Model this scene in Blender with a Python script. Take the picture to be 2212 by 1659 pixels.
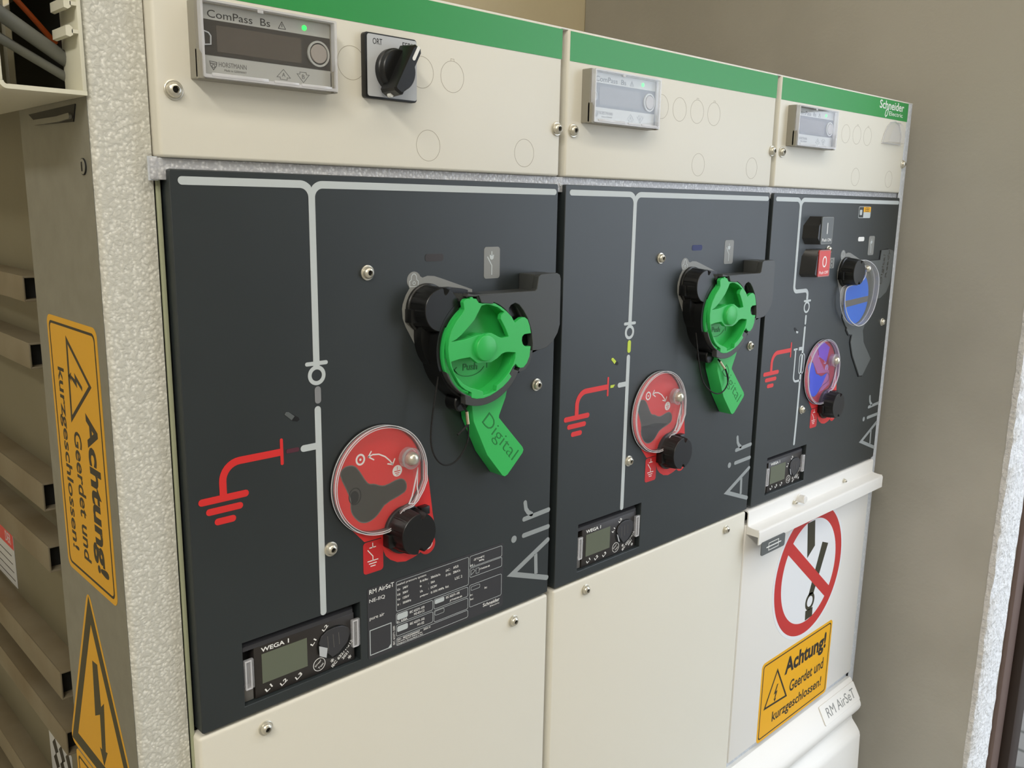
import bpy, bmesh, math, random
from mathutils import Vector, Matrix
random.seed(4)
for o in list(bpy.data.objects): bpy.data.objects.remove(o, do_unlink=True)
sc = bpy.context.scene
COL = sc.collection
S = 0.001            # everything below is written in millimetres
Z0 = 0.93            # floor is 930 mm under the measuring origin of the panels
PO = [0.0, 360.0, 719.5]   # left edge of each of the three functions

# ------------------------------------------------------------------ camera
cam_d = bpy.data.cameras.new('camera'); cam = bpy.data.objects.new('camera', cam_d); COL.objects.link(cam)
yaw, pit, rol = 0.766706, -0.202921, 0.0172924
f = Vector((math.sin(yaw)*math.cos(pit), math.cos(yaw)*math.cos(pit), math.sin(pit)))
r = Vector((math.cos(yaw), -math.sin(yaw), 0)); u = r.cross(f)
r2 = r*math.cos(rol)+u*math.sin(rol); u2 = -r*math.sin(rol)+u*math.cos(rol)
m = Matrix((r2, u2, -f)).transposed().to_4x4()
m.translation = Vector((-0.227634, -0.548683, 0.245195+Z0))
cam.matrix_world = m
cam_d.sensor_width = 36; cam_d.lens = 36*1893.508/2212; cam_d.clip_start = 0.01
sc.camera = cam

# ------------------------------------------------------------------ light
sc.view_settings.view_transform = 'Standard'; sc.view_settings.look = 'None'
sc.view_settings.gamma = 1; sc.view_settings.use_curve_mapping = False
sc.view_settings.exposure = -0.42
w = bpy.data.worlds.new('world'); sc.world = w; w.use_nodes = True
bg = w.node_tree.nodes['Background']; bg.inputs[0].default_value = (0.80, 0.89, 1.0, 1); bg.inputs[1].default_value = 6.0
sun_d = bpy.data.lights.new('sun', 'SUN'); sun = bpy.data.objects.new('sun', sun_d); COL.objects.link(sun)
sun_d.energy = 4.5; sun_d.color = (1, .95, .88); sun_d.angle = 0.02
sun.rotation_euler = Vector((0.75, 0.25, -0.8)).to_track_quat('-Z', 'Y').to_euler()
sun.location = (4, -1, 5)
def area(name, loc, target, sx, sy, power, color, portal=False):
    d = bpy.data.lights.new(name, 'AREA'); o = bpy.data.objects.new(name, d); COL.objects.link(o)
    d.shape = 'RECTANGLE'; d.size = sx; d.size_y = sy; d.energy = power; d.color = color
    o.location = loc; o.rotation_euler = (Vector(target)-Vector(loc)).to_track_quat('-Z', 'Y').to_euler()
    if portal: d.cycles.is_portal = True
    return o
LAMP = (0.25, -0.80, 2.33)
area('ceiling_lamp_light', LAMP, (0.25, -0.80, 0), 1.5, 0.24, 9, (1.0, 0.94, 0.83))
area('ceiling_lamp_light', (-1.25, -1.35, 2.33), (-1.25, -1.35, 0), 0.24, 1.5, 54, (1.0, 0.965, 0.88))  # second lamp, added to brighten the left side
area('doorway_portal', (1.30, -0.72, 1.08), (0, -0.72, 1.08), 2.05, 1.08, 1, (1, 1, 1), True)

# ------------------------------------------------------------------ materials
def lin(h):
    h = h.lstrip('#'); c = [int(h[i:i+2], 16)/255 for i in (0, 2, 4)]
    return tuple((x/12.92 if x <= .04045 else ((x+.055)/1.055)**2.4) for x in c)+(1,)
def mat(name, col, rough=.5, metal=0, noise=None, bump=None, spec=.5, coat=0, emit=None, es=1):
    """noise=(scale, second colour, contrast), bump=(scale, strength, distance)"""
    m = bpy.data.materials.new(name); m.use_nodes = True; nt = m.node_tree; b = nt.nodes['Principled BSDF']
    b.inputs['Base Color'].default_value = lin(col); b.inputs['Roughness'].default_value = rough
    b.inputs['Metallic'].default_value = metal; b.inputs['Specular IOR Level'].default_value = spec
    b.inputs['Coat Weight'].default_value = coat; b.inputs['Coat Roughness'].default_value = .15
    if emit: b.inputs['Emission Color'].default_value = lin(emit); b.inputs['Emission Strength'].default_value = es
    tc = nt.nodes.new('ShaderNodeTexCoord')
    if noise:
        n = nt.nodes.new('ShaderNodeTexNoise'); n.inputs['Scale'].default_value = noise[0]; n.inputs['Detail'].default_value = 5
        nt.links.new(tc.outputs['Object'], n.inputs['Vector'])
        cr = nt.nodes.new('ShaderNodeValToRGB'); cr.color_ramp.elements[0].position = .5-noise[2]; cr.color_ramp.elements[1].position = .5+noise[2]
        cr.color_ramp.elements[0].color = lin(col); cr.color_ramp.elements[1].color = lin(noise[1])
        nt.links.new(n.outputs[0], cr.inputs[0]); nt.links.new(cr.outputs[0], b.inputs['Base Color'])
    if bump:
        n = nt.nodes.new('ShaderNodeTexNoise'); n.inputs['Scale'].default_value = bump[0]; n.inputs['Detail'].default_value = 3
        nt.links.new(tc.outputs['Object'], n.inputs['Vector'])
        bp = nt.nodes.new('ShaderNodeBump'); bp.inputs['Strength'].default_value = bump[1]; bp.inputs['Distance'].default_value = bump[2]
        nt.links.new(n.outputs[0], bp.inputs['Height']); nt.links.new(bp.outputs[0], b.inputs['Normal'])
    return m
def clear(name, tint='#ffffff', milk=0.0, rough=.02, fres=1.45, gl=1.0, film=None):
    m = bpy.data.materials.new(name); m.use_nodes = True; nt = m.node_tree; nt.nodes.clear()
    out = nt.nodes.new('ShaderNodeOutputMaterial'); t = nt.nodes.new('ShaderNodeBsdfTransparent'); t.inputs[0].default_value = lin(tint)
    g = nt.nodes.new('ShaderNodeBsdfGlossy'); g.inputs['Roughness'].default_value = rough
    lw = nt.nodes.new('ShaderNodeLayerWeight'); lw.inputs[0].default_value = .5
    pw = nt.nodes.new('ShaderNodeMath'); pw.operation = 'POWER'; pw.inputs[1].default_value = 5; nt.links.new(lw.outputs['Facing'], pw.inputs[0])
    fr = nt.nodes.new('ShaderNodeMath'); fr.operation = 'MULTIPLY_ADD'; fr.inputs[1].default_value = .95; fr.inputs[2].default_value = .04; nt.links.new(pw.outputs[0], fr.inputs[0])
    if film: g.inputs[0].default_value = lin(film)
    d = nt.nodes.new('ShaderNodeBsdfDiffuse'); d.inputs[0].default_value = lin('#f0f0f4')
    mx = nt.nodes.new('ShaderNodeMixShader'); mx.inputs[0].default_value = milk
    nt.links.new(t.outputs[0], mx.inputs[1]); nt.links.new(d.outputs[0], mx.inputs[2])
    m2 = nt.nodes.new('ShaderNodeMixShader')
    mt = nt.nodes.new('ShaderNodeMath'); mt.operation = 'MULTIPLY'; mt.inputs[1].default_value = gl
    nt.links.new(fr.outputs[0], mt.inputs[0]); nt.links.new(mt.outputs[0], m2.inputs[0])
    nt.links.new(mx.outputs[0], m2.inputs[1]); nt.links.new(g.outputs[0], m2.inputs[2]); nt.links.new(m2.outputs[0], out.inputs[0])
    return m
M = dict(
    cream=mat('cream_powder_coat', '#e6e2d5', .42, bump=(900, .05, .0004)),
    white=mat('white_powder_coat', '#eceae6', .38, bump=(900, .05, .0004)),
    dark=mat('anthracite_panel', '#2d3335', .42, noise=(7, '#262c2e', .25), bump=(1400, .06, .0003), spec=.6),
    green=mat('green_band', '#2f9a4c', .4),
    gplast=mat('green_plastic', '#35bd5c', .38, bump=(1500, .05, .0003)),
    black=mat('black_plastic', '#111213', .34, bump=(1200, .08, .0003)),
    blackm=mat('black_matt', '#08090a', .6),
    plate=mat('grey_plastic', '#3f4140', .42, bump=(1500, .08, .0003)),
    mimic=mat('mimic_print', '#c6cdcf', .45), red=mat('red_print', '#e0302f', .42), redk=mat('red_dark', '#cf2a2e', .4),
    greyp=mat('grey_print', '#8a8b88', .45), logo=mat('logo_print', '#9aa0a2', .45), whitep=mat('white_print', '#f2f2f0', .4),
    ink=mat('black_ink', '#1c1a17', .5), brownink=mat('sign_ink', '#33301a', .5), inkgrey=mat('grey_ink', '#6a6a68', .5),
    line=mat('knockout_line', '#a89f8c', .6),
    darkgreen=mat('emboss_shade', '#1a7a36', .5),  # darker green paints the shade of the embossed letters
    body=mat('indicator_body', '#989488', .45), face=mat('indicator_face', '#b9bab6', .35), band=mat('indicator_band', '#3a3632', .3),
    lcd=mat('dark_lcd', '#5b544d', .25), lcdg=mat('green_lcd', '#696f5f', .22), btn=mat('button_grey', '#a79f98', .35),
    led=mat('green_led', '#20ff50', .4, emit='#28ff55', es=3.0), metal=mat('screw_steel', '#d9d5c8', .34, .75), socket=mat('socket', '#1a1712', .5, .6),
    brass=mat('ferrule', '#d8c9ac', .3, .9), cord=mat('cord', '#0d0d0d', .7, bump=(900, .8, .001)),
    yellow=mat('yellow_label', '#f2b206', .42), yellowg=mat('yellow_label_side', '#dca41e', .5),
    label=mat('label_silver', '#c3c6ca', .35), signred=mat('sign_red', '#c8302f', .4), signwhite=mat('sign_white', '#eceef2', .35),
    grey=mat('grey_plate', '#5d6263', .4), blue=mat('blue_patch', '#0c74f0', .3), pink=mat('pink_patch', '#e293a8', .3), violet=mat('violet_patch', '#a070e0', .3),
    pocket=mat('pocket', '#403f3b', .35), pocketline=mat('pocket_line', '#6a6762', .35), npl=mat('nameplate_dark', '#3a3a3e', .35),
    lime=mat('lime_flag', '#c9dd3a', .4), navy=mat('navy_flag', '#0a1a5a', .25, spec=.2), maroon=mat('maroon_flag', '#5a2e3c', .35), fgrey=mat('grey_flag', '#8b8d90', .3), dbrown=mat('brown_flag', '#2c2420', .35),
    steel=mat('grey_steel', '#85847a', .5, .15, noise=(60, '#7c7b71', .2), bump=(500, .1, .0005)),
    tank=mat('tank_steel', '#767160', .45, .2, noise=(9, '#69644f', .3), bump=(200, .1, .0005)),
    rust=mat('rib_steel', '#857d6a', .5, .15, noise=(14, '#6a5c44', .3), bump=(150, .15, .0006)),
    lipm=mat('olive_edge', '#a4a88c', .45),
    duct=mat('duct_pvc', '#dcd9c6', .5), cableg=mat('cable_grey', '#6f706a', .55), cableo=mat('cable_orange', '#b4501a', .5),
    wall=mat('wall_paint', '#bab7ae', .85, noise=(3.2, '#aca9a0', .12), bump=(160, .18, .002)),
    wallb=mat('wall_paint_lamplit', '#e2d5b4', .85, bump=(160, .18, .002)),  # back wall: warm lamplight put into a lighter, yellower colour
    ceil=mat('ceiling_paint', '#d8d0bd', .9, bump=(100, .1, .001)),
    floor=mat('floor_concrete', '#a29f98', .8, noise=(6, '#94918a', .2), bump=(60, .2, .002)),
    rough=mat('rough_plaster', '#e4e3e2', .9, noise=(90, '#cfcecd', .2), bump=(120, .9, .006)),
    frame=mat('door_frame_brown', '#6d5a52', .5), frame2=mat('door_frame_dark', '#33261f', .5),
    facade=mat('facade_cladding', '#d9dbe2', .7), lampd=mat('lamp_diffuser', '#ffffff', .5, emit='#fff0d8', es=2.0), lampw=mat('lamp_body', '#e8e8e4', .5),
    clear=clear('clear_plastic', milk=.015), rim=clear('clear_rim', milk=.5, rough=.08), edge=clear('clear_edge', milk=.75, rough=.08), wallc=clear('clear_side', milk=.14, rough=.05), milky=clear('clear_milky', milk=.2, rough=.06),
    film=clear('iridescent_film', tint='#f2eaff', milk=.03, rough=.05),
)
# galvanised sheet with a pressed spangle
def galv(name, c1, c2, scale, strength, rough=.45, metal=.35):
    m = bpy.data.materials.new(name); m.use_nodes = True; nt = m.node_tree; b = nt.nodes['Principled BSDF']
    b.inputs['Roughness'].default_value = rough; b.inputs['Metallic'].default_value = metal
    tc = nt.nodes.new('ShaderNodeTexCoord')
    v = nt.nodes.new('ShaderNodeTexVoronoi'); v.feature = 'SMOOTH_F1'; v.inputs['Scale'].default_value = scale; v.inputs['Smoothness'].default_value = .6
    n = nt.nodes.new('ShaderNodeTexNoise'); n.inputs['Scale'].default_value = scale*.8; n.inputs['Detail'].default_value = 4; n.inputs['Distortion'].default_value = 1.2
    for k in (v, n): nt.links.new(tc.outputs['Object'], k.inputs['Vector'])
    mu = nt.nodes.new('ShaderNodeMath'); mu.operation = 'ADD'
    nt.links.new(v.outputs['Distance'], mu.inputs[0]); nt.links.new(n.outputs[0], mu.inputs[1])
    cr = nt.nodes.new('ShaderNodeValToRGB'); cr.color_ramp.elements[0].position = .55; cr.color_ramp.elements[1].position = 1.05
    cr.color_ramp.elements[0].color = lin(c1); cr.color_ramp.elements[1].color = lin(c2)
    nt.links.new(mu.outputs[0], cr.inputs[0]); nt.links.new(cr.outputs[0], b.inputs['Base Color'])
    bp = nt.nodes.new('ShaderNodeBump'); bp.inputs['Strength'].default_value = strength; bp.inputs['Distance'].default_value = .0015
    nt.links.new(mu.outputs[0], bp.inputs['Height']); nt.links.new(bp.outputs[0], b.inputs['Normal'])
    return m
M['galv'] = galv('galvanised_post', '#eeede5', '#cbcac1', 400, .4, .7, .0)
M['galvr'] = galv('galvanised_rail', '#e6e7ea', '#babbc0', 400, .35, .45, .2)
M['galvs'] = galv('galvanised_strip', '#e4e8ee', '#d0d5dc', 200, .2, .45, .15)
# brick paving outside
pm = bpy.data.materials.new('paving_stone'); pm.use_nodes = True; nt = pm.node_tree; b = nt.nodes['Principled BSDF']; b.inputs['Roughness'].default_value = .9
tc = nt.nodes.new('ShaderNodeTexCoord'); vo = nt.nodes.new('ShaderNodeTexVoronoi'); vo.feature = 'DISTANCE_TO_EDGE'; vo.inputs['Scale'].default_value = 11; vo.inputs['Randomness'].default_value = .45
nt.links.new(tc.outputs['Object'], vo.inputs['Vector']); cr = nt.nodes.new('ShaderNodeValToRGB')
cr.color_ramp.elements[0].position = .02; cr.color_ramp.elements[1].position = .09; cr.color_ramp.elements[0].color = lin('#2f2d26'); cr.color_ramp.elements[1].color = lin('#55514c')
nt.links.new(vo.outputs[0], cr.inputs[0]); nt.links.new(cr.outputs[0], b.inputs['Base Color'])
bp = nt.nodes.new('ShaderNodeBump'); bp.inputs['Distance'].default_value = .01; nt.links.new(cr.outputs[0], bp.inputs['Height']); nt.links.new(bp.outputs[0], b.inputs['Normal'])
M['paving'] = pm

# ------------------------------------------------------------------ mesh helpers
LOC = {}
def circ(cx, cy, r, a0=0, a1=360, n=48, ry=None):
    ry = ry or r; full = abs(a1-a0) >= 359.9; k = n if full else n+1
    return [(cx+r*math.cos(math.radians(a0+(a1-a0)*i/n)), cy+ry*math.sin(math.radians(a0+(a1-a0)*i/n))) for i in range(k)]
def chaikin(p, n=2):
    for _ in range(n):
        q = []
        for a, b in zip(p, p[1:]+p[:1]): q += [(a[0]*.75+b[0]*.25, a[1]*.75+b[1]*.25), (a[0]*.25+b[0]*.75, a[1]*.25+b[1]*.75)]
        p = q
    return p
def rrect(x0, y0, x1, y1, rd, n=6):
    if x0 > x1: x0, x1 = x1, x0
    if y0 > y1: y0, y1 = y1, y0
    rd = min(rd, (x1-x0)/2-.001, (y1-y0)/2-.001)
    return circ(x1-rd, y0+rd, rd, -90, 0, n)+circ(x1-rd, y1-rd, rd, 0, 90, n)+circ(x0+rd, y1-rd, rd, 90, 180, n)+circ(x0+rd, y0+rd, rd, 180, 270, n)
class B:
    """collects shapes given as (x right, y up, h out of the plane) in millimetres"""
    def __init__(s, k=0, O=(0, 0, 0), A=(1, 0, 0), Bv=(0, 0, 1)):
        s.bm = bmesh.new(); A = Vector(A).normalized(); Bv = Vector(Bv).normalized(); C = A.cross(Bv)
        s.X = Matrix((A, Bv, C)).transposed().to_4x4(); s.X.translation = Vector(O)+Vector((PO[k], 0, 0))
    def _add(s, me, X=None):
        if X is not None: me.transform(X)
        s.bm.from_mesh(me); bpy.data.meshes.remove(me)
    def _curve(s, cu, h0, h1, X=None):
        o = bpy.data.objects.new('t', cu); me = bpy.data.meshes.new_from_object(o)
        bpy.data.objects.remove(o); bpy.data.curves.remove(cu)
        s._add(me, Matrix.Translation((0, 0, (h0+h1)/2)) @ (X or Matrix()))
        return s
    def poly(s, pts, h0, h1, holes=(), bev=0):
        cu = bpy.data.curves.new('t', 'CURVE'); cu.dimensions = '2D'; cu.fill_mode = 'BOTH'
        cu.extrude = max((h1-h0)/2-bev, 0); cu.bevel_depth = bev; cu.bevel_resolution = 2; cu.offset = -bev if bev else 0
        for loop in [pts]+list(holes):
            sp = cu.splines.new('POLY'); sp.points.add(len(loop)-1); sp.use_cyclic_u = True
            for p, q in zip(sp.points, loop): p.co = (q[0], q[1], 0, 1)
        return s._curve(cu, h0, h1)
    def box(s, x0, x1, y0, y1, h0, h1, bev=0, seg=2):
        t = bmesh.new(); bmesh.ops.create_cube(t, size=1)
        for v in t.verts: v.co = Vector(((x0+x1)/2+v.co.x*(x1-x0), (y0+y1)/2+v.co.y*(y1-y0), (h0+h1)/2+v.co.z*(h1-h0)))
        if bev: bmesh.ops.bevel(t, geom=t.edges[:], offset=bev, segments=seg, affect='EDGES', profile=.5)
        me = bpy.data.meshes.new('t'); t.to_mesh(me); t.free(); s._add(me); return s
    def stroke(s, pts, w, h0, h1, round_=True, close=False):
        """constant width line as one outline: mitred corners, round or square ends"""
        P = []
        for p in pts:
            p = Vector((p[0], p[1]))
            if not P or (p-P[-1]).length > .02: P.append(p)
        if close and (P[0]-P[-1]).length < .02: P.pop()
        n = len(P); hw = w/2
        nor = lambda a, b: Vector((-(b-a).y, (b-a).x)).normalized()
        def off(i, sg):
            if close: n1, n2 = nor(P[i-1], P[i]), nor(P[i], P[(i+1) % n])
            else: n1 = nor(P[i-1], P[i]) if i > 0 else nor(P[0], P[1]); n2 = nor(P[i], P[i+1]) if i < n-1 else n1
            mm = (n1+n2); mm = mm.normalized() if mm.length > 1e-6 else n1
            return P[i]+mm*sg*hw/max(mm.dot(n1), .35)
        L = [off(i, 1) for i in range(n)]; R = [off(i, -1) for i in range(n)]
        if close:
            ar = lambda q: sum(q[i-1].x*q[i].y-q[i].x*q[i-1].y for i in range(n))
            o, i_ = (L, R) if abs(ar(L)) > abs(ar(R)) else (R, L)
            return s.poly([tuple(v) for v in o], h0, h1, [[tuple(v) for v in i_[::-1]]])
        def cap(c, d):
            if not round_: return []
            a0 = math.atan2(d.y, d.x)
            return [Vector((c.x+hw*math.cos(a0+math.pi/2-math.pi*j/10), c.y+hw*math.sin(a0+math.pi/2-math.pi*j/10))) for j in range(1, 10)]
        out = L+cap(P[-1], P[-1]-P[-2])+R[::-1]+cap(P[0], P[0]-P[1])
        return s.poly([tuple(v) for v in out], h0, h1)
    def ring(s, cx, cy, r, w, h0, h1, n=48, ry=None):
        ry = ry or r
        return s.poly(circ(cx, cy, r+w/2, n=n, ry=ry+w/2), h0, h1, [circ(cx, cy, r-w/2, n=n, ry=ry-w/2)[::-1]])
    def frame(s, pts, w, h0, h1):
        return s.stroke(pts, w, h0, h1, close=True)
    def text(s, t, x0, y0, x1, y1, h0=0, h1=.15, rot=0, bold=0, shear=0):
        """fit the word into the box x0..x1, y0..y1; with rot the box is turned about its centre"""
        cu = bpy.data.curves.new('t', 'FONT'); cu.body = t; cu.size = 10; cu.offset = bold*10; cu.shear = shear; cu.resolution_u = 3
        cu.fill_mode = 'BOTH'
        o = bpy.data.objects.new('t', cu); me = bpy.data.meshes.new_from_object(o); bpy.data.objects.remove(o); bpy.data.curves.remove(cu)
        if not len(me.vertices): return s
        xs = [v.co.x for v in me.vertices]; ys = [v.co.y for v in me.vertices]
        cx, cy = (min(xs)+max(xs))/2, (min(ys)+max(ys))/2; sx = (x1-x0)/(max(xs)-min(xs)); sy = (y1-y0)/(max(ys)-min(ys))
        t_ = bmesh.new(); t_.from_mesh(me)
        ex = bmesh.ops.extrude_face_region(t_, geom=t_.faces[:]); vv = [e for e in ex['geom'] if isinstance(e, bmesh.types.BMVert)]
        bmesh.ops.translate(t_, verts=vv, vec=(0, 0, 1)); bmesh.ops.recalc_face_normals(t_, faces=t_.faces[:])
        t_.to_mesh(me); t_.free()
        X = Matrix.Translation(((x0+x1)/2, (y0+y1)/2, h0)) @ Matrix.Rotation(math.radians(rot), 4, 'Z') @ Matrix.Diagonal((sx, sy, h1-h0, 1)) @ Matrix.Translation((-cx, -cy, 0))
        s._add(me, X); return s
    def lathe(s, cx, cy, prof, n=32):
        """prof = [(radius, height)...], closed with caps where the radius is not zero"""
        t = bmesh.new(); rings = []
        for rad, h in prof:
            rings.append([t.verts.new((cx+rad*math.cos(2*math.pi*i/n), cy+rad*math.sin(2*math.pi*i/n), h)) for i in range(n)])
        for a, b in zip(rings, rings[1:]):
            for i in range(n): t.faces.new((a[i], a[(i+1) % n], b[(i+1) % n], b[i]))
        t.faces.new(rings[0][::-1]); t.faces.new(rings[-1])
        bmesh.ops.remove_doubles(t, verts=t.verts[:], dist=1e-4); bmesh.ops.recalc_face_normals(t, faces=t.faces[:])
        me = bpy.data.meshes.new('t'); t.to_mesh(me); t.free(); s._add(me); return s
    def loft(s, loops):
        """loops = [(points, height)...] with the same number of points"""
        t = bmesh.new(); R = [[t.verts.new((p[0], p[1], h)) for p in pts] for pts, h in loops]; n = len(R[0])
        for a, b in zip(R, R[1:]):
            for i in range(n): t.faces.new((a[i], a[(i+1) % n], b[(i+1) % n], b[i]))
        bot = t.faces.new(R[0][::-1]); top = t.faces.new(R[-1])
        bmesh.ops.triangulate(t, faces=[bot, top]); bmesh.ops.recalc_face_normals(t, faces=t.faces[:])
        me = bpy.data.meshes.new('t'); t.to_mesh(me); t.free(); s._add(me); return s
    def tube(s, pts, rad, n=10, smooth=True):
        cu = bpy.data.curves.new('t', 'CURVE'); cu.dimensions = '3D'; cu.bevel_depth = rad; cu.bevel_resolution = 3; cu.use_fill_caps = True; cu.resolution_u = 8
        sp = cu.splines.new('NURBS' if smooth else 'POLY'); sp.points.add(len(pts)-1)
        for p, q in zip(sp.points, pts): p.co = (q[0], q[1], q[2], 1)
        if smooth: sp.order_u = 3; sp.use_endpoint_u = True
        return s._curve(cu, 0, 0)
    def build(s, name, mt, parent=None, ang=35):
        me = bpy.data.meshes.new(name); bmesh.ops.transform(s.bm, matrix=s.X, verts=s.bm.verts)
        loc = LOC[parent.name] if parent else None
        if loc is None:
            co = [v.co for v in s.bm.verts]
            loc = Vector(((min(c.x for c in co)+max(c.x for c in co))/2, (min(c.y for c in co)+max(c.y for c in co))/2, min(c.z for c in co)))
        for v in s.bm.verts: v.co = (v.co-loc)*S
        s.bm.to_mesh(me); s.bm.free(); me.materials.append(mt)
        me.polygons.foreach_set('use_smooth', [True]*len(me.polygons)); me.set_sharp_from_angle(angle=math.radians(ang))
        o = bpy.data.objects.new(name, me); COL.objects.link(o)
        if parent: o.parent = parent
        else: o.location = loc*S+Vector((0, 0, Z0))
        LOC[o.name] = loc
        return o
def tag(o, label=None, cat=None, group=None, kind=None):
    if label: o['label'] = label
    if cat: o['category'] = cat
    if group: o['group'] = group
    if kind: o['kind'] = kind
    return o
def thing(name, label, cat, loc, k=0, group=None):
    o = bpy.data.objects.new(name, None); COL.objects.link(o); o.empty_display_size = .02
    L = Vector((loc[0]+PO[k], -loc[1], loc[2])); o.location = L*S+Vector((0, 0, Z0)); LOC[o.name] = L
    return tag(o, label, cat, group)
def struct(o): o['kind'] = 'structure'; return o
D0, D1 = 0.05, 0.22      # height of printed graphics over their sheet

# ------------------------------------------------------------------ the room
wl = -2300; wf = -2500; cz = 1450
struct(B().box(wl-100, 1350, -1030, -930, -800, -wf+100).build('floor', M['floor']))
struct(B().box(wl-100, 1350, cz, cz+100, -800, -wf+100).build('ceiling', M['ceil']))
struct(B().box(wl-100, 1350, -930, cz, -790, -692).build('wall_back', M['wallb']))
struct(B().box(wl-100, wl, -930, cz, -690, -wf).build('wall_left', M['wall']))
struct(B().box(wl-100, 1350, -930, cz, -wf, -wf+100).build('wall_front', M['wall']))
wr = B(); wr.box(1150, 1350, -930, cz, -690, 164.8); wr.box(1150, 1350, -930, cz, 1270, -wf); wr.box(1150, 1350, 1130, cz, 161, 1270)
struct(wr.build('wall_right', M['wall']))
# rough plaster reveal with an uneven arris
t = bmesh.new(); n = 160; rows = []
for i in range(n+1):
    z = -930+2060*i/n; a = random.uniform(-1.6, 1.6)+(7*math.exp(-((z+145)/9)**2) if False else 0)
    xs = [1149.6-abs(a)*.4, 1150.4+a, 1190, 1240, 1246+random.uniform(-2.5, 2.5)]
    ys = [-164.6+random.uniform(-.6, .6), -166.5+random.uniform(-1, 1), -167+random.uniform(-.6, .6), -167+random.uniform(-.6, .6), -166+random.uniform(-.6, .6)]
    rows.append([t.verts.new((x, y, z)) for x, y in zip(xs, ys)])
for a, b in zip(rows, rows[1:]):
    for j in range(4): t.faces.new((a[j], a[j+1], b[j+1], b[j]))
rv = B(); me = bpy.data.meshes.new('t'); t.to_mesh(me); t.free()
rv.X = Matrix(); rv.bm.from_mesh(me); bpy.data.meshes.remove(me)
ext = bmesh.ops.extrude_face_region(rv.bm, geom=rv.bm.faces[:])
bmesh.ops.translate(rv.bm, verts=[e for e in ext['geom'] if isinstance(e, bmesh.types.BMVert)], vec=(0, 6, 0)); bmesh.ops.recalc_face_normals(rv.bm, faces=rv.bm.faces[:])
struct(rv.build('trim_1', M['rough'], ang=60))
df = B(); df.box(1252, 1292, -930, 1130, 161, 172, 1.5); df.box(1252, 1292, 1090, 1130, 172, 1270, 1.5); df.box(1252, 1292, -930, 1090, 1230, 1270, 1.5)
dfo = struct(df.build('door_1', M['frame']))
df = B(); df.box(1296, 1345, -930, 1130, 161, 186, 2); df.box(1296, 1345, 1090, 1130, 186, 1245, 2); df.box(1296, 1345, -930, 1130, 1245, 1270, 2)
df.build('frame_rebate', M['frame2'], dfo)
# outside
tag(B().box(1351, 9000, -1010, -960, -3500, 5500).build('paving', M['paving']), 'grey stone paving outside the doorway', 'paving', kind='structure')
fc = B()
fc.box(6200, 6400, -960, 960, -3000, 5000)
for i in range(6): fc.box(6165, 6200, -930+i*320, -930+i*320+290, -3000, 5000, 6)
tag(fc.build('garden_wall', M['facade']), 'pale panelled wall across the yard outside', 'wall', kind='structure')
hb = bmesh.new()
for i in range(260):
    y = random.uniform(-3000, 5000); z = random.uniform(0, 3600); x = random.uniform(7200, 8000); rr = random.uniform(260, 520)
    bmesh.ops.create_icosphere(hb, subdivisions=2, radius=rr, matrix=Matrix.Translation((x, -y, z)))
for v in hb.verts: v.co += Vector((random.uniform(-60, 60), random.uniform(-60, 60), random.uniform(-60, 60)))
me = bpy.data.meshes.new('t'); hb.to_mesh(me); hb.free(); b_ = B(); b_.X = Matrix(); b_.bm.from_mesh(me); bpy.data.meshes.remove(me)
tag(b_.build('hedge', mat('hedge_leaves', '#2c3a22', .8, noise=(5, '#1c2616', .2)), ang=60), 'tall dark hedge behind the pale wall outside', 'hedge', kind='stuff')
# ceiling lamps: one in front, and one added to brighten the left side
for lx, ly, sx_, sy_, lb in ((250, 800, 770, 120, 'long white fluorescent lamp on the ceiling in front of the switchgear'), (-1250, 1350, 120, 770, 'long lamp added on the ceiling left of the switchgear for more light there')):
    cl = thing('ceiling_light', lb, 'lamp', (lx, ly, 1415), 0, 'ceiling lamps')
    B(O=(0, 0, 0), A=(1, 0, 0), Bv=(0, 0, 1)).box(lx-sx_, lx+sx_, 1425, 1450, ly-sy_, ly+sy_, 6).build('lamp_housing', M['lampw'], cl)
    B(O=(0, 0, 0), A=(1, 0, 0), Bv=(0, 0, 1)).box(lx-sx_+12, lx+sx_-12, 1416, 1425, ly-sy_+12, ly+sy_-12, 3).build('lamp_diffuser', M['lampd'], cl)

# ------------------------------------------------------------------ cabinet frame and tank
cab = thing('switchgear_cabinet', 'galvanised steel frame and body of the three-panel switchgear', 'cabinet', (530, -300, -930))
fp = B(O=(0, 0, 0), A=(1, 0, 0), Bv=(0, 1, 0))     # (x, Y) profile pulled up along z
prof = [(-2, 10.5), (-33, 10.5)]+[(-33+4*math.cos(math.radians(a)), 14.5+4*math.sin(math.radians(a))) for a in range(-90, -181, -15)]+[(-37, 147), (-35.4, 147), (-35.4, 12.2), (-2, 12.2)]
prof = [(p[0], p[1]) for p in prof]
fp.poly(prof, -930, 400); o = fp.build('corner_post', M['galv'], cab)
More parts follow.
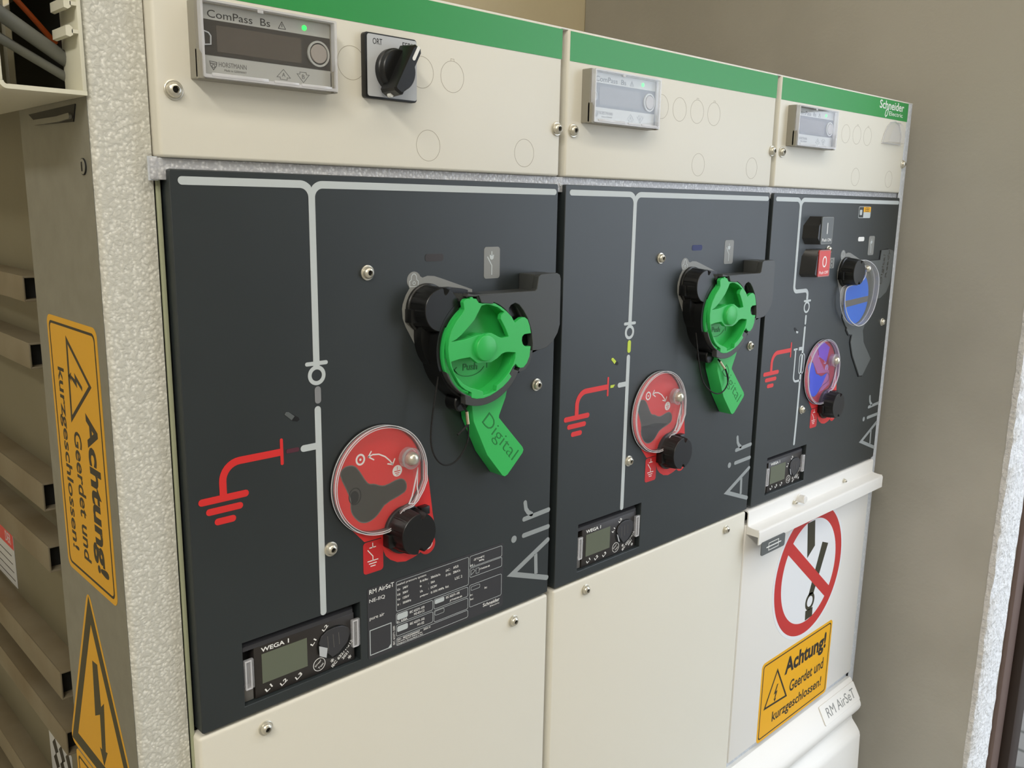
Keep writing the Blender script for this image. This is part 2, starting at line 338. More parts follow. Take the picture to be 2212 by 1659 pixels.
# plain side face of the same post: thin skin that carries the flat finish
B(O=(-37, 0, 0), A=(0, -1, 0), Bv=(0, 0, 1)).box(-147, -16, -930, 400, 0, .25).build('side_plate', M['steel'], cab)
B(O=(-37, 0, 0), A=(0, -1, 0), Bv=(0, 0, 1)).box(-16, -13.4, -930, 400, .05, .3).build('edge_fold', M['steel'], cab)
sf = (lambda: B(O=(-37, 0, 0), A=(0, -1, 0), Bv=(0, 0, 1)))
s_ = sf(); s_.box(-144, -34, 304, 372, .25, .7); s_.build('cable_entry_dark', M['blackm'], cab)  # opening drawn as a black sheet, its inner shade painted
s_ = sf(); s_.poly([(-124, 298.6), (-31.5, 299.6), (-37, 289.5), (-106, 291)], .25, .9); s_.build('louvre_recess', M['blackm'], cab)
s_ = sf(); s_.stroke([(-108, 292.5), (-62, 292.2), (-40, 293)], 3.4, .5, 2.6); s_.build('louvre_lip', M['steel'], cab)
s_ = sf(); s_.lathe(-26.5, 262.8, [(4.6, .2), (4.6, 1.2), (3.6, 1.4)], 24); o = s_.build('cam_lock', M['steel'], cab)
s_ = sf(); s_.box(-27.3, -25.7, 260, 265.6, 1.4, 1.7); s_.ring(-26.5, 262.8, 4.7, .6, .3, 1.0); s_.build('lock_slot', M['blackm'], o)
for nm, x0, x1, d, mt in (('edge_gap', -2.0, 3.4, -13.5, 'blackm'),): B().box(x0, x1, -920, 262, -16, d).build(nm, M[mt], cab)
B().box(-.9, 1.9, -920, 261, -12, -9.4, .5).build('edge_lip', M['lipm'], cab)
B().box(-6, 1071, 256, 269.4, -9, -4, .5).build('top_rail', M['galvr'], cab)
B().box(-7, -1, 255.5, 270, -6, -5).build('rail_tab', M['galvs'], cab)
b_ = B(); b_.box(1071.4, 1087, -930, 393.6, -3.5, -1.5, .5); b_.box(1085.5, 1087, -930, 393.6, -650, -2); b_.build('end_strip', M['galvs'], cab)
B().box(1, 1085, -930, 391, -655, -19).build('body', M['tank'], cab)
B().box(-5, 1087, 393.2, 394.6, -655, -1, .4).build('roof_sheet', M['white'], cab)
B().box(716, 1071, -498, -480, -9, -6, .5).build('door_rail', M['galvs'], cab)
for x in (354, 360.5, 711, 719): B().lathe(x, 262.6, [(1.6, -6), (1.6, -3.4), (.6, -3)], 12).build('rail_stud', M['label'], cab)
# ribs on the tank wall: U channels with open ends
for z1, z0 in ((181, 160), (126, 104), (5, -20), (-52, -76), (-171, -198), (-230, -254), (-350, -376), (-410, -436)):
    rb = B(O=(1, 0, 0), A=(0, -1, 0), Bv=(0, 0, 1))
    h = 22; th = 1.8
    rb.box(-640, -240, z0, z1, h-th, h, .8); rb.box(-640, -240, z1-th, z1, 0, h-.3, .4); rb.box(-640, -240, z0, z0+th, 0, h-.3, .4)
    o = rb.build('tank_rib', M['rust'], cab)
    rb = B(O=(1, 0, 0), A=(0, -1, 0), Bv=(0, 0, 1)); rb.box(-252, -250, z0+1.9, z1-1.9, .2, h-1.9); rb.build('rib_shade', M['blackm'], o)  # black sheet in the open rib end, painted for the shade inside
b_ = B(O=(1, 0, 0), A=(0, -1, 0), Bv=(0, 0, 1)); b_.box(-655, -149, -920, 390, 0, 1); b_.build('tank_wall', M['tank'], cab)

# ------------------------------------------------------------------ cable duct and cables
du = thing('cable_duct', 'pale slotted plastic cable duct open at its near end beside the post', 'cable duct', (-60, -100, 303))
ds = (lambda: B(O=(0, 0, 0), A=(1, 0, 0), Bv=(0, 0, 1)))
b_ = ds(); b_.poly(circ(-79.4, 306.9, 4.2, 180, 270, 8)+[(-37.6, 302.7), (-37.6, 305.2), (-79, 305.2)]+circ(-79.4, 306.9, 1.8, 268, 180, 6), -480, -9.5); b_.build('duct_floor', M['duct'], du)
for i in range(4):
    y0 = 9.5+i*150; b_ = ds(); b_.box(-40, -37.7, 305.2, 385, -(y0+30), -y0, .2); b_.build('duct_finger', M['duct'], du)
b_ = ds(); b_.box(-84, -81.6, 307, 385, -480, -9.5, .2); b_.build('duct_wall', M['duct'], du)
b_ = ds(); b_.box(-84, -37.7, 385, 387.5, -480, -9.5, .2); b_.build('duct_lid', M['duct'], du)
for z in (337.5, 352.5):
    b_ = ds(); b_.box(-43.5, -40, z-1, z+1, -33, -9.6); b_.poly([(-46.8, z-2.6), (-44.6, z-3.2), (-43, z-2), (-43, z+2), (-44.6, z+3.2), (-46.8, z+2.6)], -33, -9.6); b_.build('duct_hook', M['duct'], du)
def cable(name, pts, rad, mt, label, grp=None):
    b_ = B(); b_.X = Matrix(); b_.tube(pts, rad); return tag(b_.build(name, mt, ang=60), label, 'cable', grp)
cable('control_cable', [(-93, 22, 354.5), (-75, 27.5, 344.6), (-39.5, 37.7, 325.4), (-37.9, 38.2, 324.6)], 4.2, M['cableg'], 'thick grey cable slanting down inside the open duct, upper of the two')
cable('control_cable', [(-93, 27.5, 340.5), (-75, 32, 332), (-39.5, 40.2, 315.8), (-37.9, 40.6, 315)], 2.7, M['cableg'], 'thinner grey cable slanting down inside the open duct, lower of the two')
cable('orange_cable', [(-76, 36, 367), (-60, 44, 355), (-43, 52.5, 340), (-38.6, 54.5, 336.3)], 1.7, M['cableo'], 'orange cable behind the grey cables in the duct')

# ------------------------------------------------------------------ parts that repeat
screw_me = None; sock_me = None; washer_me = None
def screw(parent, x, z, k=0, s=1.0, h=0):
    """button head screw with a washer, hexagonal socket"""
    b_ = B(k); b_.lathe(x, z, [(5.7*s, h), (5.7*s, h+.9), (5.2*s, h+1.2), (4.5*s, h+1.2), (4.5*s, h+1.8), (4.3*s, h+2.8), (3.7*s, h+3.8), (2.7*s, h+4.5), (2.1*s, h+4.7), (2.1*s, h+3.0), (0.01, h+3.0)], 28)
    o = b_.build('screw', M['metal'], parent, 25)
    b_ = B(k); b_.poly(circ(x, z, 2.05*s, n=6), h+2.9, h+3.35); b_.build('hex_socket', M['socket'], o)
    return o
ORD = ['left', 'middle', 'right']
# --- cream top covers
KX = [(0-1, 354.2), (1.8, 352.2), (1.2, 350.6)]
circles = [
    [(138.5, 340.3, 11.4, 0), (200.8, 340.8, 11.4, 0), (231, 340.6, 11.6, 1), (207.2, 287.8, 11.5, 0), (310.6, 287.4, 11.4, 0)],
    [(138, 341, 11.4, 0), (168.3, 340.8, 11.4, 0), (198.7, 341, 11.6, 1), (229.3, 341, 11.6, 1), (206, 288.3, 11.4, 0), (310, 288.8, 11.4, 0)],
    [(169.2, 340.3, 11.4, 0), (200.5, 340.8, 11.6, 1), (231.5, 340.8, 11.6, 1), (207, 287.5, 11.4, 0), (309.5, 287.6, 11.2, 0)]]
lab = ['cream top cover plate with a rotary switch, left of three', 'middle cream top cover plate with a green band and no lettering', 'cream top cover plate with white maker lettering on its green band']
for k in range(3):
    t = thing('top_cover_panel', lab[k], 'cover panel', (177, 0, 270), k, 'cream covers along the top')
    x0, x1 = KX[k]
    b_ = B(k); b_.box(x0, x1, 269.6, 394.3, -15, 0, 2.2, 4); b_.build('cover_sheet', M['cream'], t)
    b_ = B(k); b_.box(x0+(2.4 if k else .4), x1-.3, 368, 392.6, D0, D1); gb = b_.build('green_band', M['green'], t)
    for cx, cz_, rr, tabbed in circles[k]:
        b_ = B(k); b_.poly(circ(cx, cz_, rr+.16), 0.02, .08, [circ(cx, cz_, rr-.16)[::-1]])
        if tabbed: b_.stroke([(cx-1.6, cz_+rr), (cx-1.6, cz_+rr+1.6), (cx+1.6, cz_+rr+1.6), (cx+1.6, cz_+rr)], .3, .03, .07, False)
        b_.build('knockout_outline', M['line'], t)
    if k == 2:
        b_ = B(k); b_.text('Schneider', 259, 380, 336, 391, D1, D1+.1, bold=.012)
        b_.frame([(277.5, 372.3), (279.5, 378), (284.5, 380.5), (286.5, 379), (284, 372.5), (280, 370)], 1.5, D1, D1+.1)
        b_.text('Electric', 290, 372.5, 334, 378, D1, D1+.1); b_.build('lettering', M['whitep'], gb)
    for x in ((9.4, 349.5), (10.6, 350.5), (12.7, 349.8))[k]: screw(t, x, 309.7, k, 1.05)
# clear moulded hood on the right cover
t = tag(thing('clear_hood', 'small clear plastic hood below the white maker lettering', 'cover', (305, 0, 335), 2), None)
pts = [(275, 335.3), (280.5, 347.5), (288, 358), (296.5, 363.8), (311, 365.5), (324, 362), (333, 350), (333.8, 335.3)]
b_ = B(2); b_.loft([(pts, .3), ([(304+(p[0]-304)*.86, 337+(p[1]-335)*.86) for p in pts], 9)]); b_.build('hood_shell', M['milky'], t)
b_ = B(2); b_.frame(pts, .9, .2, 1.6); b_.build('hood_rim', M['rim'], t)

# --- dark mimic panels
plab = ['dark front panel with the rating nameplate, leftmost of three', 'middle dark front panel with the lime green position flag', 'rightmost dark front panel with the push buttons']
OPEN = [(36.4, -117.6), (137.1, -117.6), (137.1, -67.6), (36.4, -67.6)]
def arc(cx, cy, r, a0, a1, n=8): return circ(cx, cy, r, a0, a1, n)
panels = []
for k in range(3):
    t = thing('front_panel', plab[k], 'switchgear panel', (177, 0, -126), k, 'dark mimic diagram panels'); panels.append(t)
    b_ = B(k)
    op = OPEN if k < 2 else [(36.4, -117.6), (137.1, -117.6), (137.1, -67.6), (36.4, -67.6)]
    out = rrect(3.4, -125.9, 353.9, 262.8, 3.0 if k == 2 else 1.6)
    b_.poly(out, -15, 0, [op[::-1]], bev=.7); b_.build('panel_sheet', M['dark'], t)
    # one line diagram
    b_ = B(k); h0, h1 = D0, D1
    bx = 103.6 if k < 2 else 68.5
    top = 255.9
    hw = 2.6
    def leftarc(R, a0, a1, st=9): return [(bx-9+R*math.sin(math.radians(a)), top-9+R*math.cos(math.radians(a))) for a in range(a0, a1, st)]
    def rightarc(R, a0, a1, st=-9): return [(bx+9-R*math.sin(math.radians(a)), top-9+R*math.cos(math.radians(a))) for a in range(a0, a1, st)]
    stem = 132 if k < 2 else 180
    out = circ(11.5, top, hw, 270, 90, 8)+leftarc(9+hw, 0, 46)+[(bx, top-2.2)]+rightarc(9+hw, 45, -1)+circ(349, top, hw, 90, -90, 8)+[(bx+9, top-hw)]+rightarc(9-hw, 9, 91, 9)+[(bx+hw, stem), (bx-hw, stem)]+leftarc(9-hw, 90, -1, -9)
    b_.poly(out, h0, h1)
    if k < 2:
        b_.poly([(bx-hw, 132), (bx-hw, 130.9)]+circ(95.8, 129.4, 1.5, 90, 270, 6)+circ(111.6, 129.4, 1.5, -90, 90, 6)+[(bx+hw, 130.9), (bx+hw, 132)], h0, h1)
        b_.ring(103.6, 120.6, 5.8, 3.0, h0, h1); b_.box(101, 106.2, 126.6, 128.2, h0, h1-.01)
        b_.poly([(bx-hw, 95)]+circ(bx, 95, hw, 180, 0, 8)[1:]+circ(bx, -65, hw, 0, -180, 8)+[(bx-hw, 65.2)]+circ(91, 67.7, 2.5, 270, 90, 8)+[(bx-hw, 70.2)], h0, h1)
        zz = 67.7
    else:
        b_.stroke([(bx, 180), (bx, 150)]+arc(bx+7, 150, 7, 180, 270)+[(98, 143)]+arc(98, 137, 6, 90, 0)+[(104, 131)], 4.8, h0, h1, False)
        b_.stroke([(97.5, 129.4), (113, 129.4)], 2.6, h0, h1+.02); b_.ring(104.8, 121.2, 6.3, 2.4, h0, h1)
        b_.stroke([(104.8, 109.5), (104.8, 100.5)], 3.8, h0, h1)
        b_.stroke([(104.6, 94.5), (103.4, 29), (102.8, -30), (101.8, -60)], 4.2, h0, h1)
        b_.stroke([(93.5, 68), (101.8, 67.8)], 4.4, h0, h1, False)
        b_.stroke([(81.5, 68.2), (89, 68.2)], 2.4, h0, h1); b_.stroke([(85.6, 66.8)]+[(85.6, 40)]+arc(92.5, 32.5, 7, 180, 270)+[(102, 25.6)], 2.8, h0, h1)
        b_.frame(rrect(97.6, 34.4, 110.6, 60.6, 5), 1.5, h0+.02, h1)
        zz = 68
    b_.build('mimic_line', M['mimic'], t)
    b_ = B(k)
    b_.stroke([(73.3, zz+9.5), (73.3, zz-7.8)], 2.4, h0, h1); b_.stroke([(72.1, zz+.7), (41, zz+.7)]+arc(41, zz-12.3, 13, 90, 180)+[(28, 46.5)], 5.2, h0, h1, False)
    b_.stroke([(12.6, 44), (44.2, 44)], 5.0, h0, h1); b_.stroke([(17.5, 36.1), (39.6, 36.1)], 4.8, h0, h1); b_.stroke([(23.2, 28), (34, 28)], 4.8, h0, h1)
    b_.build('earth_symbol', M['red'], t)
    # position windows
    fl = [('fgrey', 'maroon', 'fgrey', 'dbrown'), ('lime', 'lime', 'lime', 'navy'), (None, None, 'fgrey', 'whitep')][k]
    if fl[0]: b_ = B(k); b_.poly(rrect(101.5, 99.5, 106.6, 112.3, 2.4), D0, .3); b_.build('position_window', M[fl[0]], t)
    if fl[1]:
        b_ = B(k); b_.poly(rrect(76.8, 66.4, 87.4, 69.6, 1.4), D0, .25); o = b_.build('position_window', M['maroon' if k == 0 else 'pocket'], t)
        b_ = B(k); b_.poly([(77, 66.6), (81.5, 66.6), (84, 69.4), (77, 69.4)], .25, .32); b_.build('flag', M['redk' if k == 0 else 'lime'], o) if k else b_.bm.free()
    b_ = B(k); b_.poly([(76.3, 95.4), (77.6, 97.2), (80, 96.8), (87.6, 91.6), (88.4, 89.8), (86.4, 88.6), (83, 89.6)], D0, .2); o = b_.build('position_window', M['blackm'], t)
    b_ = B(k); b_.poly([(76.5, 95.4), (77.6, 97.1), (79.8, 96.8), (84.5, 93), (82, 90.4)] if k < 2 else [(82, 92.5), (87.6, 91.4), (88.2, 89.8), (86.4, 88.8), (83, 89.6)], .2, .28); b_.build('flag', M[['grey', 'lime', 'mimic'][k]], o)
    b_ = B(k)
    if k < 2: b_.poly(rrect(203.6, 199.3, 222, 205.2, 2.2), D0, .25)
    else: b_.poly(rrect(232.6, 202.7, 251, 208.6, 2.4), D0, .25)
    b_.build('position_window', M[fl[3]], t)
    # switch symbol plate
    b_ = B(k); b_.poly(rrect(265.8, 183, 283.8, 209.4, 2.6), D0, D1); o = b_.build('symbol_plate', M['greyp'], t)
    b_ = B(k); b_.stroke([(274.6, 186.4), (274.6, 194), (269.8, 201)], .9, D1, .32)
    b_.stroke([(274.5, 205.4), (274.5, 202.4)], .9, D1, .32); b_.poly([(271.9, 202.7), (277, 202.7), (276.4, 199.6), (274.5, 198.6), (272.6, 199.6)], D1, .32)
    b_.build('symbol', M['mimic'], o)
    # grey field behind the upper knob with padlock sign
    b_ = B(k); g = [(180.9, 163.5), (181.5, 167.1), (184.5, 174), (188.3, 179.3)]+circ(192.6, 185.2, 6.8, 215, 25, 18)+[(201, 186.9), (206, 188.2), (212.7, 187.7), (219.6, 185.7), (253, 175), (253, 130), (203.5, 117), (184.2, 149.2), (181.4, 156)]
    b_.poly(g, .02, .12); o = b_.build('printed_field', M['greyp'], t)
    b_ = B(k); b_.frame([(188.6, 180.4), (196.6, 180.4), (196.8, 184.6), (195.2, 185.6), (195, 188.4), (193.4, 190.2), (191.6, 190.2), (190.2, 188.4), (189.9, 185.6), (188.4, 184.6)], .5, .12, .2)
    b_.ring(192.7, 183, 1.2, .5, .12, .2, 16); b_.build('padlock_symbol', M['mimic'], o)
    # red field, earth switch
    b_ = B(k)
    b_.poly(circ(156.5, 30.5, 42.5, 20, 215, 48)+[(130, -4.5), (142.2, -18.3), (158.3, -18.6), (160.5, -31), (162.5, -35.5), (167, -40), (174, -44), (182.4, -45.7), (190, -44.5), (194, -43.4)]+circ(205, -36.8, 8.6, 215, 395, 14)+[(212.6, -20), (210.8, -10.2), (207, 17.8), (203.4, 35)], .03, .13)
    rf = b_.build('red_field', M['red'], t)
    b_ = B(k); b_.ring(205.3, -36.8, 5.0, .7, .13, .2, 24, ry=4.2)
    b_.stroke([(203.5, -40), (207, -40)], .6, .13, .2); b_.build('padlock_symbol', M['whitep'], rf)
    b_ = B(k); b_.poly(rrect(140.8, -45.9, 159.9, -19.2, 2.8), .14, .24); o = b_.build('symbol_plate', M['redk'], t)
    b_ = B(k)
    b_.stroke([(149.9, -21), (149.9, -24.6)], .8, .24, .32); b_.stroke([(147, -24.6), (152.6, -24.6)], .8, .24, .32)
    b_.stroke([(145.2, -26.2), (149.9, -32), (149.9, -35.6)], .8, .24, .32); b_.stroke([(145, -35.7), (154.7, -35.7)], .8, .24, .32)
    b_.stroke([(146.4, -38), (153.2, -38)], .8, .24, .32); b_.stroke([(147.8, -40.2), (152, -40.2)], .8, .24, .32); b_.build('symbol', M['whitep'], o)
    # operating slot, arrow and position marks under the clear disc
    yb = [(121.4, 40), (122.2, 44), (125.2, 46.2), (128.5, 46.9), (133.1, 46.3), (137.2, 43), (145.1, 30), (148.5, 28), (151.9, 27.6), (158.7, 24.4), (163.7, 23.9), (174.9, 26.7), (180, 26.1), (183.4, 22.3), (183.8, 17), (180.9, 13.9), (162.5, 9.1), (158.4, 4.9), (153.8, 0.4), (149, -1.8), (144.5, -2.5), (140.5, -1.6), (137.2, .2), (132.6, 5.4), (130.2, 11), (130.4, 19), (128.3, 25.2)]
    yb = chaikin(yb, 1)
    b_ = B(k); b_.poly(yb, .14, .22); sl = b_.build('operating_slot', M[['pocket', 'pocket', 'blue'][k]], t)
    b_ = B(k); b_.frame(yb, .8, .2, .3); b_.build('slot_edge', M['pocketline'], sl)
    if k == 0: b_ = B(k); b_.ring(134.2, 21.4, 5.4, .8, .22, .3, ry=6.6); b_.poly(circ(133.6, 20.6, 4.0, ry=5.2), .22, .28); b_.build('drive_shaft', M['blackm'], sl)
    if k == 1: b_ = B(k); b_.poly([(130.3, 18), (155, 18), (176, 14.2), (162.5, 9.1), (158.4, 4.9), (153.8, .4), (149, -1.8), (144.5, -2.5), (140.5, -1.6), (137.2, .2), (132.6, 5.4), (130.2, 11)], .22, .27); b_.build('slot_lower_half', M['blackm'], sl)  # lower half of the middle slot in black
    b_ = B(k); b_.ring(139.8, 49.8, 3.6, 1.5, .14, .22, 32, ry=3.9); b_.poly(circ(139.8, 49.8, 1.0, n=16), .14, .22)
    b_.stroke([(147.4, 50.6), (151.3, 51.7), (157.2, 50.9), (163, 47.9), (167.6, 43.6), (170, 40.4)], 1.1, .14, .22)
    b_.stroke([(149.9, 54.4), (147.2, 50.6), (152.2, 47.4)], 1.1, .14, .22); b_.stroke([(165.6, 41.4), (170.2, 40), (172.3, 44.2)], 1.1, .14, .22)
    b_.poly(circ(174.7, 33.8, 4.7), .14, .22, [rrect(171.6, 33.2, 177.8, 34, .3)[::-1], rrect(172.4, 31.6, 177, 32.3, .3)[::-1], rrect(173.4, 30.2, 176, 30.8, .2)[::-1], rrect(174.4, 34.4, 175, 37.4, .2)[::-1]])
    b_.build('position_marks', M['whitep'], t)
    # large Air lettering turned a quarter
    b_ = B(k); wl_ = 5.0
    b_.stroke([(353.9-2, -110.3), (305, -93.2), (353-1, -71.4)], wl_, D0, D1, True); b_.stroke([(336.0, -81.5), (337.0, -102.2)], 4.4, D0, D1, False)
    b_.stroke([(319.4, -58.7), (352, -57.9)], 4.6, D0, D1); b_.poly(circ(306.7, -59, 3.4), D0, D1)
    b_.stroke([(319.5, -42.6), (352, -40.9)], 4.6, D0, D1); b_.stroke([(329, -39.8), (324.6, -37), (321.6, -33), (320.4, -26.5)], 4.4, D0, D1)
    b_.build('logo_lettering', M['logo'], t)
    for x, z in ((149, 192.9), (331.6 if k == 0 else 333.4 if k == 1 else 335, 83.9), (111.4 if k < 2 else 114.3, -15.6)): screw(t, x, z, k, 1.0)
# extra print on the right panel
t = panels[2]
b_ = B(2); b_.poly(rrect(226.5, 234, 262.8, 249.4, 2.6), .05, .15, [rrect(227.2, 234.7, 262.1, 248.7, 2)[::-1]]); b_.poly(rrect(230, 238, 237, 245, 1.5), .05, .2); b_.poly(rrect(241, 234.6, 262.2, 241.8, .5), .05, .2); o = b_.build('notice_print', M['mimic'], t)
b_ = B(2); b_.box(241, 262.4, 242, 249, .06, .22); b_.build('yellow_notice', M['yellow'], t)
b_ = B(2); b_.frame([(246, 243.2), (257, 243.2), (257, 247.8), (246, 247.8)], .6, .22, .3); b_.stroke([(251.5, 243.2), (251.5, 247.8)], .6, .22, .3); b_.stroke([(246, 245.5), (257, 245.5)], .6, .22, .3); b_.build('notice_symbol', M['ink'], t)
b_ = B(2); b_.box(155.5, 168.8, 168.8, 182.6, .05, .2); o = b_.build('key_plate', M['greyp'], t)
b_ = B(2); b_.ring(162, 177.6, 3.2, .7, .2, .28, 24, ry=2.6); b_.ring(162, 172.6, 2.6, .7, .2, .28, 24); b_.build('symbol', M['ink'], o)
# flush blanking plate for the handle and its dark lower flap recess
b_ = B(2); pl = [(215, 177), (232, 174.6), (306, 175.4), (307.6, 189), (335.4, 189.6), (345, 188), (348.6, 185), (349, 153), (345, 140), (336, 128), (318, 120), (303, 120)]+circ(243, 130, 50, -12, -120, 24)+[(205, 100)]
b_.poly(pl, .2, 1.6, bev=.3); o = b_.build('blanking_plate', M['grey'], t)
b_ = B(2); b_.text('Digital', 296, 157, 338, 166, 1.6, 1.8, rot=84); b_.text('Ready', 311.5, 165.5, 351.5, 173, 1.6, 1.8, rot=84); b_.build('embossed_lettering', M['pocket'], o)
b_ = B(2); b_.stroke([(233, 174.2), (304.6, 175.2), (306.8, 188), (330, 190)], 1.5, .1, .9, False); b_.build('plate_edge', M['blackm'], o)
fl_ = [(206.4, 104), (223, 90.8), (221.2, 82.2), (228.6, 75), (239.5, 73.5), (236.9, 63.2), (247, 43.3), (274.6, 10.6), (284.8, 10), (306.5, 32.3), (277.8, 59.3), (271.6, 76.8), (283, 96)]
b_ = B(2); b_.poly(fl_, .2, 1.5, bev=.2); b_.build('blanking_flap', M['grey'], t)
b_ = B(2); b_.stroke(fl_[1:9], 3.4, .1, 1.0, False); b_.build('plate_edge', M['blackm'], t)

# ------------------------------------------------------------------ lower cream panels
t = thing('cable_bay_cover', 'cream lower cover plate below the rating nameplate, left of three', 'cover panel', (177, 0, -900), 0, 'pale covers below the dark panels')
b_ = B(0); b_.box(.8, 354.6, -910, -128.6, -15, 0, 2.6, 4); b_.build('cover_sheet', M['cream'], t); screw(t, 51.5, -141.2, 0); screw(t, 307.6, -140.8, 0)
t = thing('cable_bay_cover', 'cream lower cover plate below the middle dark panel', 'cover panel', (177, 0, -900), 1, 'pale covers below the dark panels')
b_ = B(1); b_.box(2.2, 353, -910, -128.4, -15, 0, 2.6, 4); b_.build('cover_sheet', M['cream'], t); screw(t, 50, -140.8, 1); screw(t, 308.2, -141.2, 1)
t = thing('cable_compartment_door', 'white cable compartment door with a projecting ledge along its top', 'door panel', (177, 0, -485), 2)
b_ = B(2); b_.box(-4.4, 351.5, -485.3, -148, -12, 0, 1.2, 3); b_.build('door_sheet', M['white'], t)
b_ = B(2, O=(0, 0, 0), A=(0, -1, 0), Bv=(0, 0, 1))     # profile: (depth, z) pulled along x
def bend(pts, th): return pts
pf = [(-12, -129.6), (-1.5, -129.2), (.8, -130.2), (1.7, -132.5), (1.7, -148.2), (3, -149.6), (16.2, -151.2), (18, -152.2), (18.6, -154), (18.6, -169.5), (17.1, -169.5), (17.1, -153.6), (1.4, -151.4), (.1, -150), (.1, -132.5), (-1.5, -130.9), (-12, -131)]
b_.poly(pf, -352.4, 2.2); b_.build('ledge', M['white'], t, 50)
for xx in (-1.6, 351.8): b_ = B(2); b_.poly([(xx, -150.4), (xx+.6, -150.4), (xx+.6, -160), (xx, -160)], .2, 17.4); b_.build('ledge_end', M['white'], t)
b_ = B(2); b_.lathe(125.2, -140.4, [(6.6, 1.7), (6.6, 2.6), (5.6, 3.4), (5.6, 10.6), (4.8, 11.6), (.01, 11.8)], 32); b_.build('lock_knob', M['white'], t)
screw(t, 112, -143.3, 2, .62, 1.6); screw(t, 256.5, -143.3, 2, .62, 1.6)
# drawer-like lower cover
t = thing('lower_front_cover', 'white bulging lower front cover below the white door, with a small lettered plate', 'cover panel', (177, 0, -900), 2)
b_ = B(2, A=(0, -1, 0)); pf = [(-8, -497), (0, -495.5), (2.2, -497), (19.5, -527.5), (21.8, -532), (22.4, -536.5), (21.2, -541.5), (18, -547.5), (10.8, -556.5), (9.6, -560), (10.6, -565), (20.5, -576), (24.5, -582), (26, -588), (28, -650), (36, -900), (-8, -900)]
b_.poly(pf, -352.2, 7); b_.build('cover_sheet', M['white'], t, 40)

# ------------------------------------------------------------------ signs and labels
def ns(a, b): return (a[0]+b[0], a[1]+b[1])
t = thing('prohibition_sign', 'round red and white no-switching sticker on the white door', 'sticker', (178, 0, -362), 2)
cx, cz_ = 178, -262
b_ = B(2)
b_.poly(circ(cx, cz_, 101, n=96), .05, .2); b_.build('sign_sheet', M['signwhite'], t)
b_ = B(2); b_.poly(circ(cx, cz_, 96, n=96), .2, .26, [circ(cx, cz_, 78, n=96)[::-1]]); dx, dz = math.cos(math.radians(-39)), math.sin(math.radians(-39))
b_.stroke([(cx-86*dx, cz_-86*dz), (cx+86*dx, cz_+86*dz)], 17.5, .27, .33, False); b_.build('red_ring', M['signred'], t)
b_ = B(2); b_.poly([(160.4, -186), (182, -186), (188.7, -238.2), (166.6, -238.3)][:2]+[(188, -226), (168, -240)], .21, .265); 
b_.poly([(210.5, -226.3), (229, -233), (197, -302), (181.5, -302)], .21, .265); b_.poly(circ(188, -312, 13.5), .21, .265, [circ(188, -312, 8.2)[::-1]]); b_.poly([(177, -324), (198.5, -324), (199, -338), (178, -339)], .21, .265)
b_.build('switch_symbol', M['brownink'], t)

def achtung(t, mk, w, h, ym, inkm, italic=0):
    """yellow warning label w x h mm, lower left corner at the frame origin"""
    b_ = mk(); b_.poly(rrect(0, 0, w, h, 7), .05, .2); b_.build('label_sheet', ym, t)
    b_ = mk(); b_.poly(rrect(4, 4, w-4, h-4, 5), .2, .27, [rrect(5.8, 5.8, w-5.8, h-5.8, 4)[::-1]]); b_.build('border_line', inkm, t)
    b_ = mk(); tri = [(w*.075, h*.40), (w*.37, h*.37), (w*.215, h*.80)]
    b_.frame(tri, 3.0, .2, .28); cx_, cy_ = w*.215, h*.50
    b_.poly([(cx_+2.5, cy_+14), (cx_-5, cy_+.5), (cx_-.5, cy_+1), (cx_-2.5, cy_-7), (cx_-4.5, cy_-6), (cx_-1.5, cy_-12), (cx_+2.2, cy_-7), (cx_-.3, cy_-7.2), (cx_+4.8, cy_+4), (cx_+.4, cy_+3.4), (cx_+5.5, cy_+14)], .2, .28); b_.build('warning_triangle', inkm, t)
    b_ = mk(); b_.text('Achtung!', w*.32, h*.60, w*.92, h*.875, .2, .28, bold=.035, shear=italic)
    b_.text('Geerdet und', w*.41, h*.385, w*.91, h*.535, .2, .28, bold=.016, shear=italic)
    b_.text('kurzgeschlossen!', w*.19, h*.115, w*.90, h*.285, .2, .28, bold=.016, shear=italic); b_.build('lettering', inkm, t)
t = thing('warning_label', 'yellow warning label with black writing on the white door below the round sign', 'sticker', (166, 0, -490), 2, 'yellow warning labels')
achtung(t, lambda: B(2, O=(66, 0, -489), A=(1, 0, .004)), 203, 122, M['yellow'], M['ink'])
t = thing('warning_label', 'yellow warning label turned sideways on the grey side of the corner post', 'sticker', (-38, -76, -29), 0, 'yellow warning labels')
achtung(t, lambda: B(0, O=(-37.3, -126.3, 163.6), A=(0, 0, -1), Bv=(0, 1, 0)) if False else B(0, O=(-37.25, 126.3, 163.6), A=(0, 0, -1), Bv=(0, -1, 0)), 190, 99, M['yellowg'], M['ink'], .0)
t = thing('voltage_warning_sticker', 'yellow triangular lightning sticker low on the grey side of the corner post', 'sticker', (-38, -90, -215), 0)
mk = lambda: B(0, O=(-37.25, 0, 0), A=(0, -1, 0))
def rtri(p, rd):
    out = []
    for i in range(3):
        a, b, c = Vector(p[i-1]), Vector(p[i]), Vector(p[(i+1) % 3]); u1 = (a-b).normalized(); u3 = (c-b).normalized()
        for s_i in range(7):
            q = s_i/6; out.append(tuple((b+u1*rd)*(1-q)**2+b*2*q*(1-q)+(b+u3*rd)*q*q))
    return out
T0 = [(-87.5, -31), (-163, -190), (-10, -190)]
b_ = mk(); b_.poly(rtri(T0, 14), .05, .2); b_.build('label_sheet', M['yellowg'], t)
def inset(p, q): c = (sum(a[0] for a in p)/3, sum(a[1] for a in p)/3); return [(c[0]+(a[0]-c[0])*q, c[1]+(a[1]-c[1])*q) for a in p]
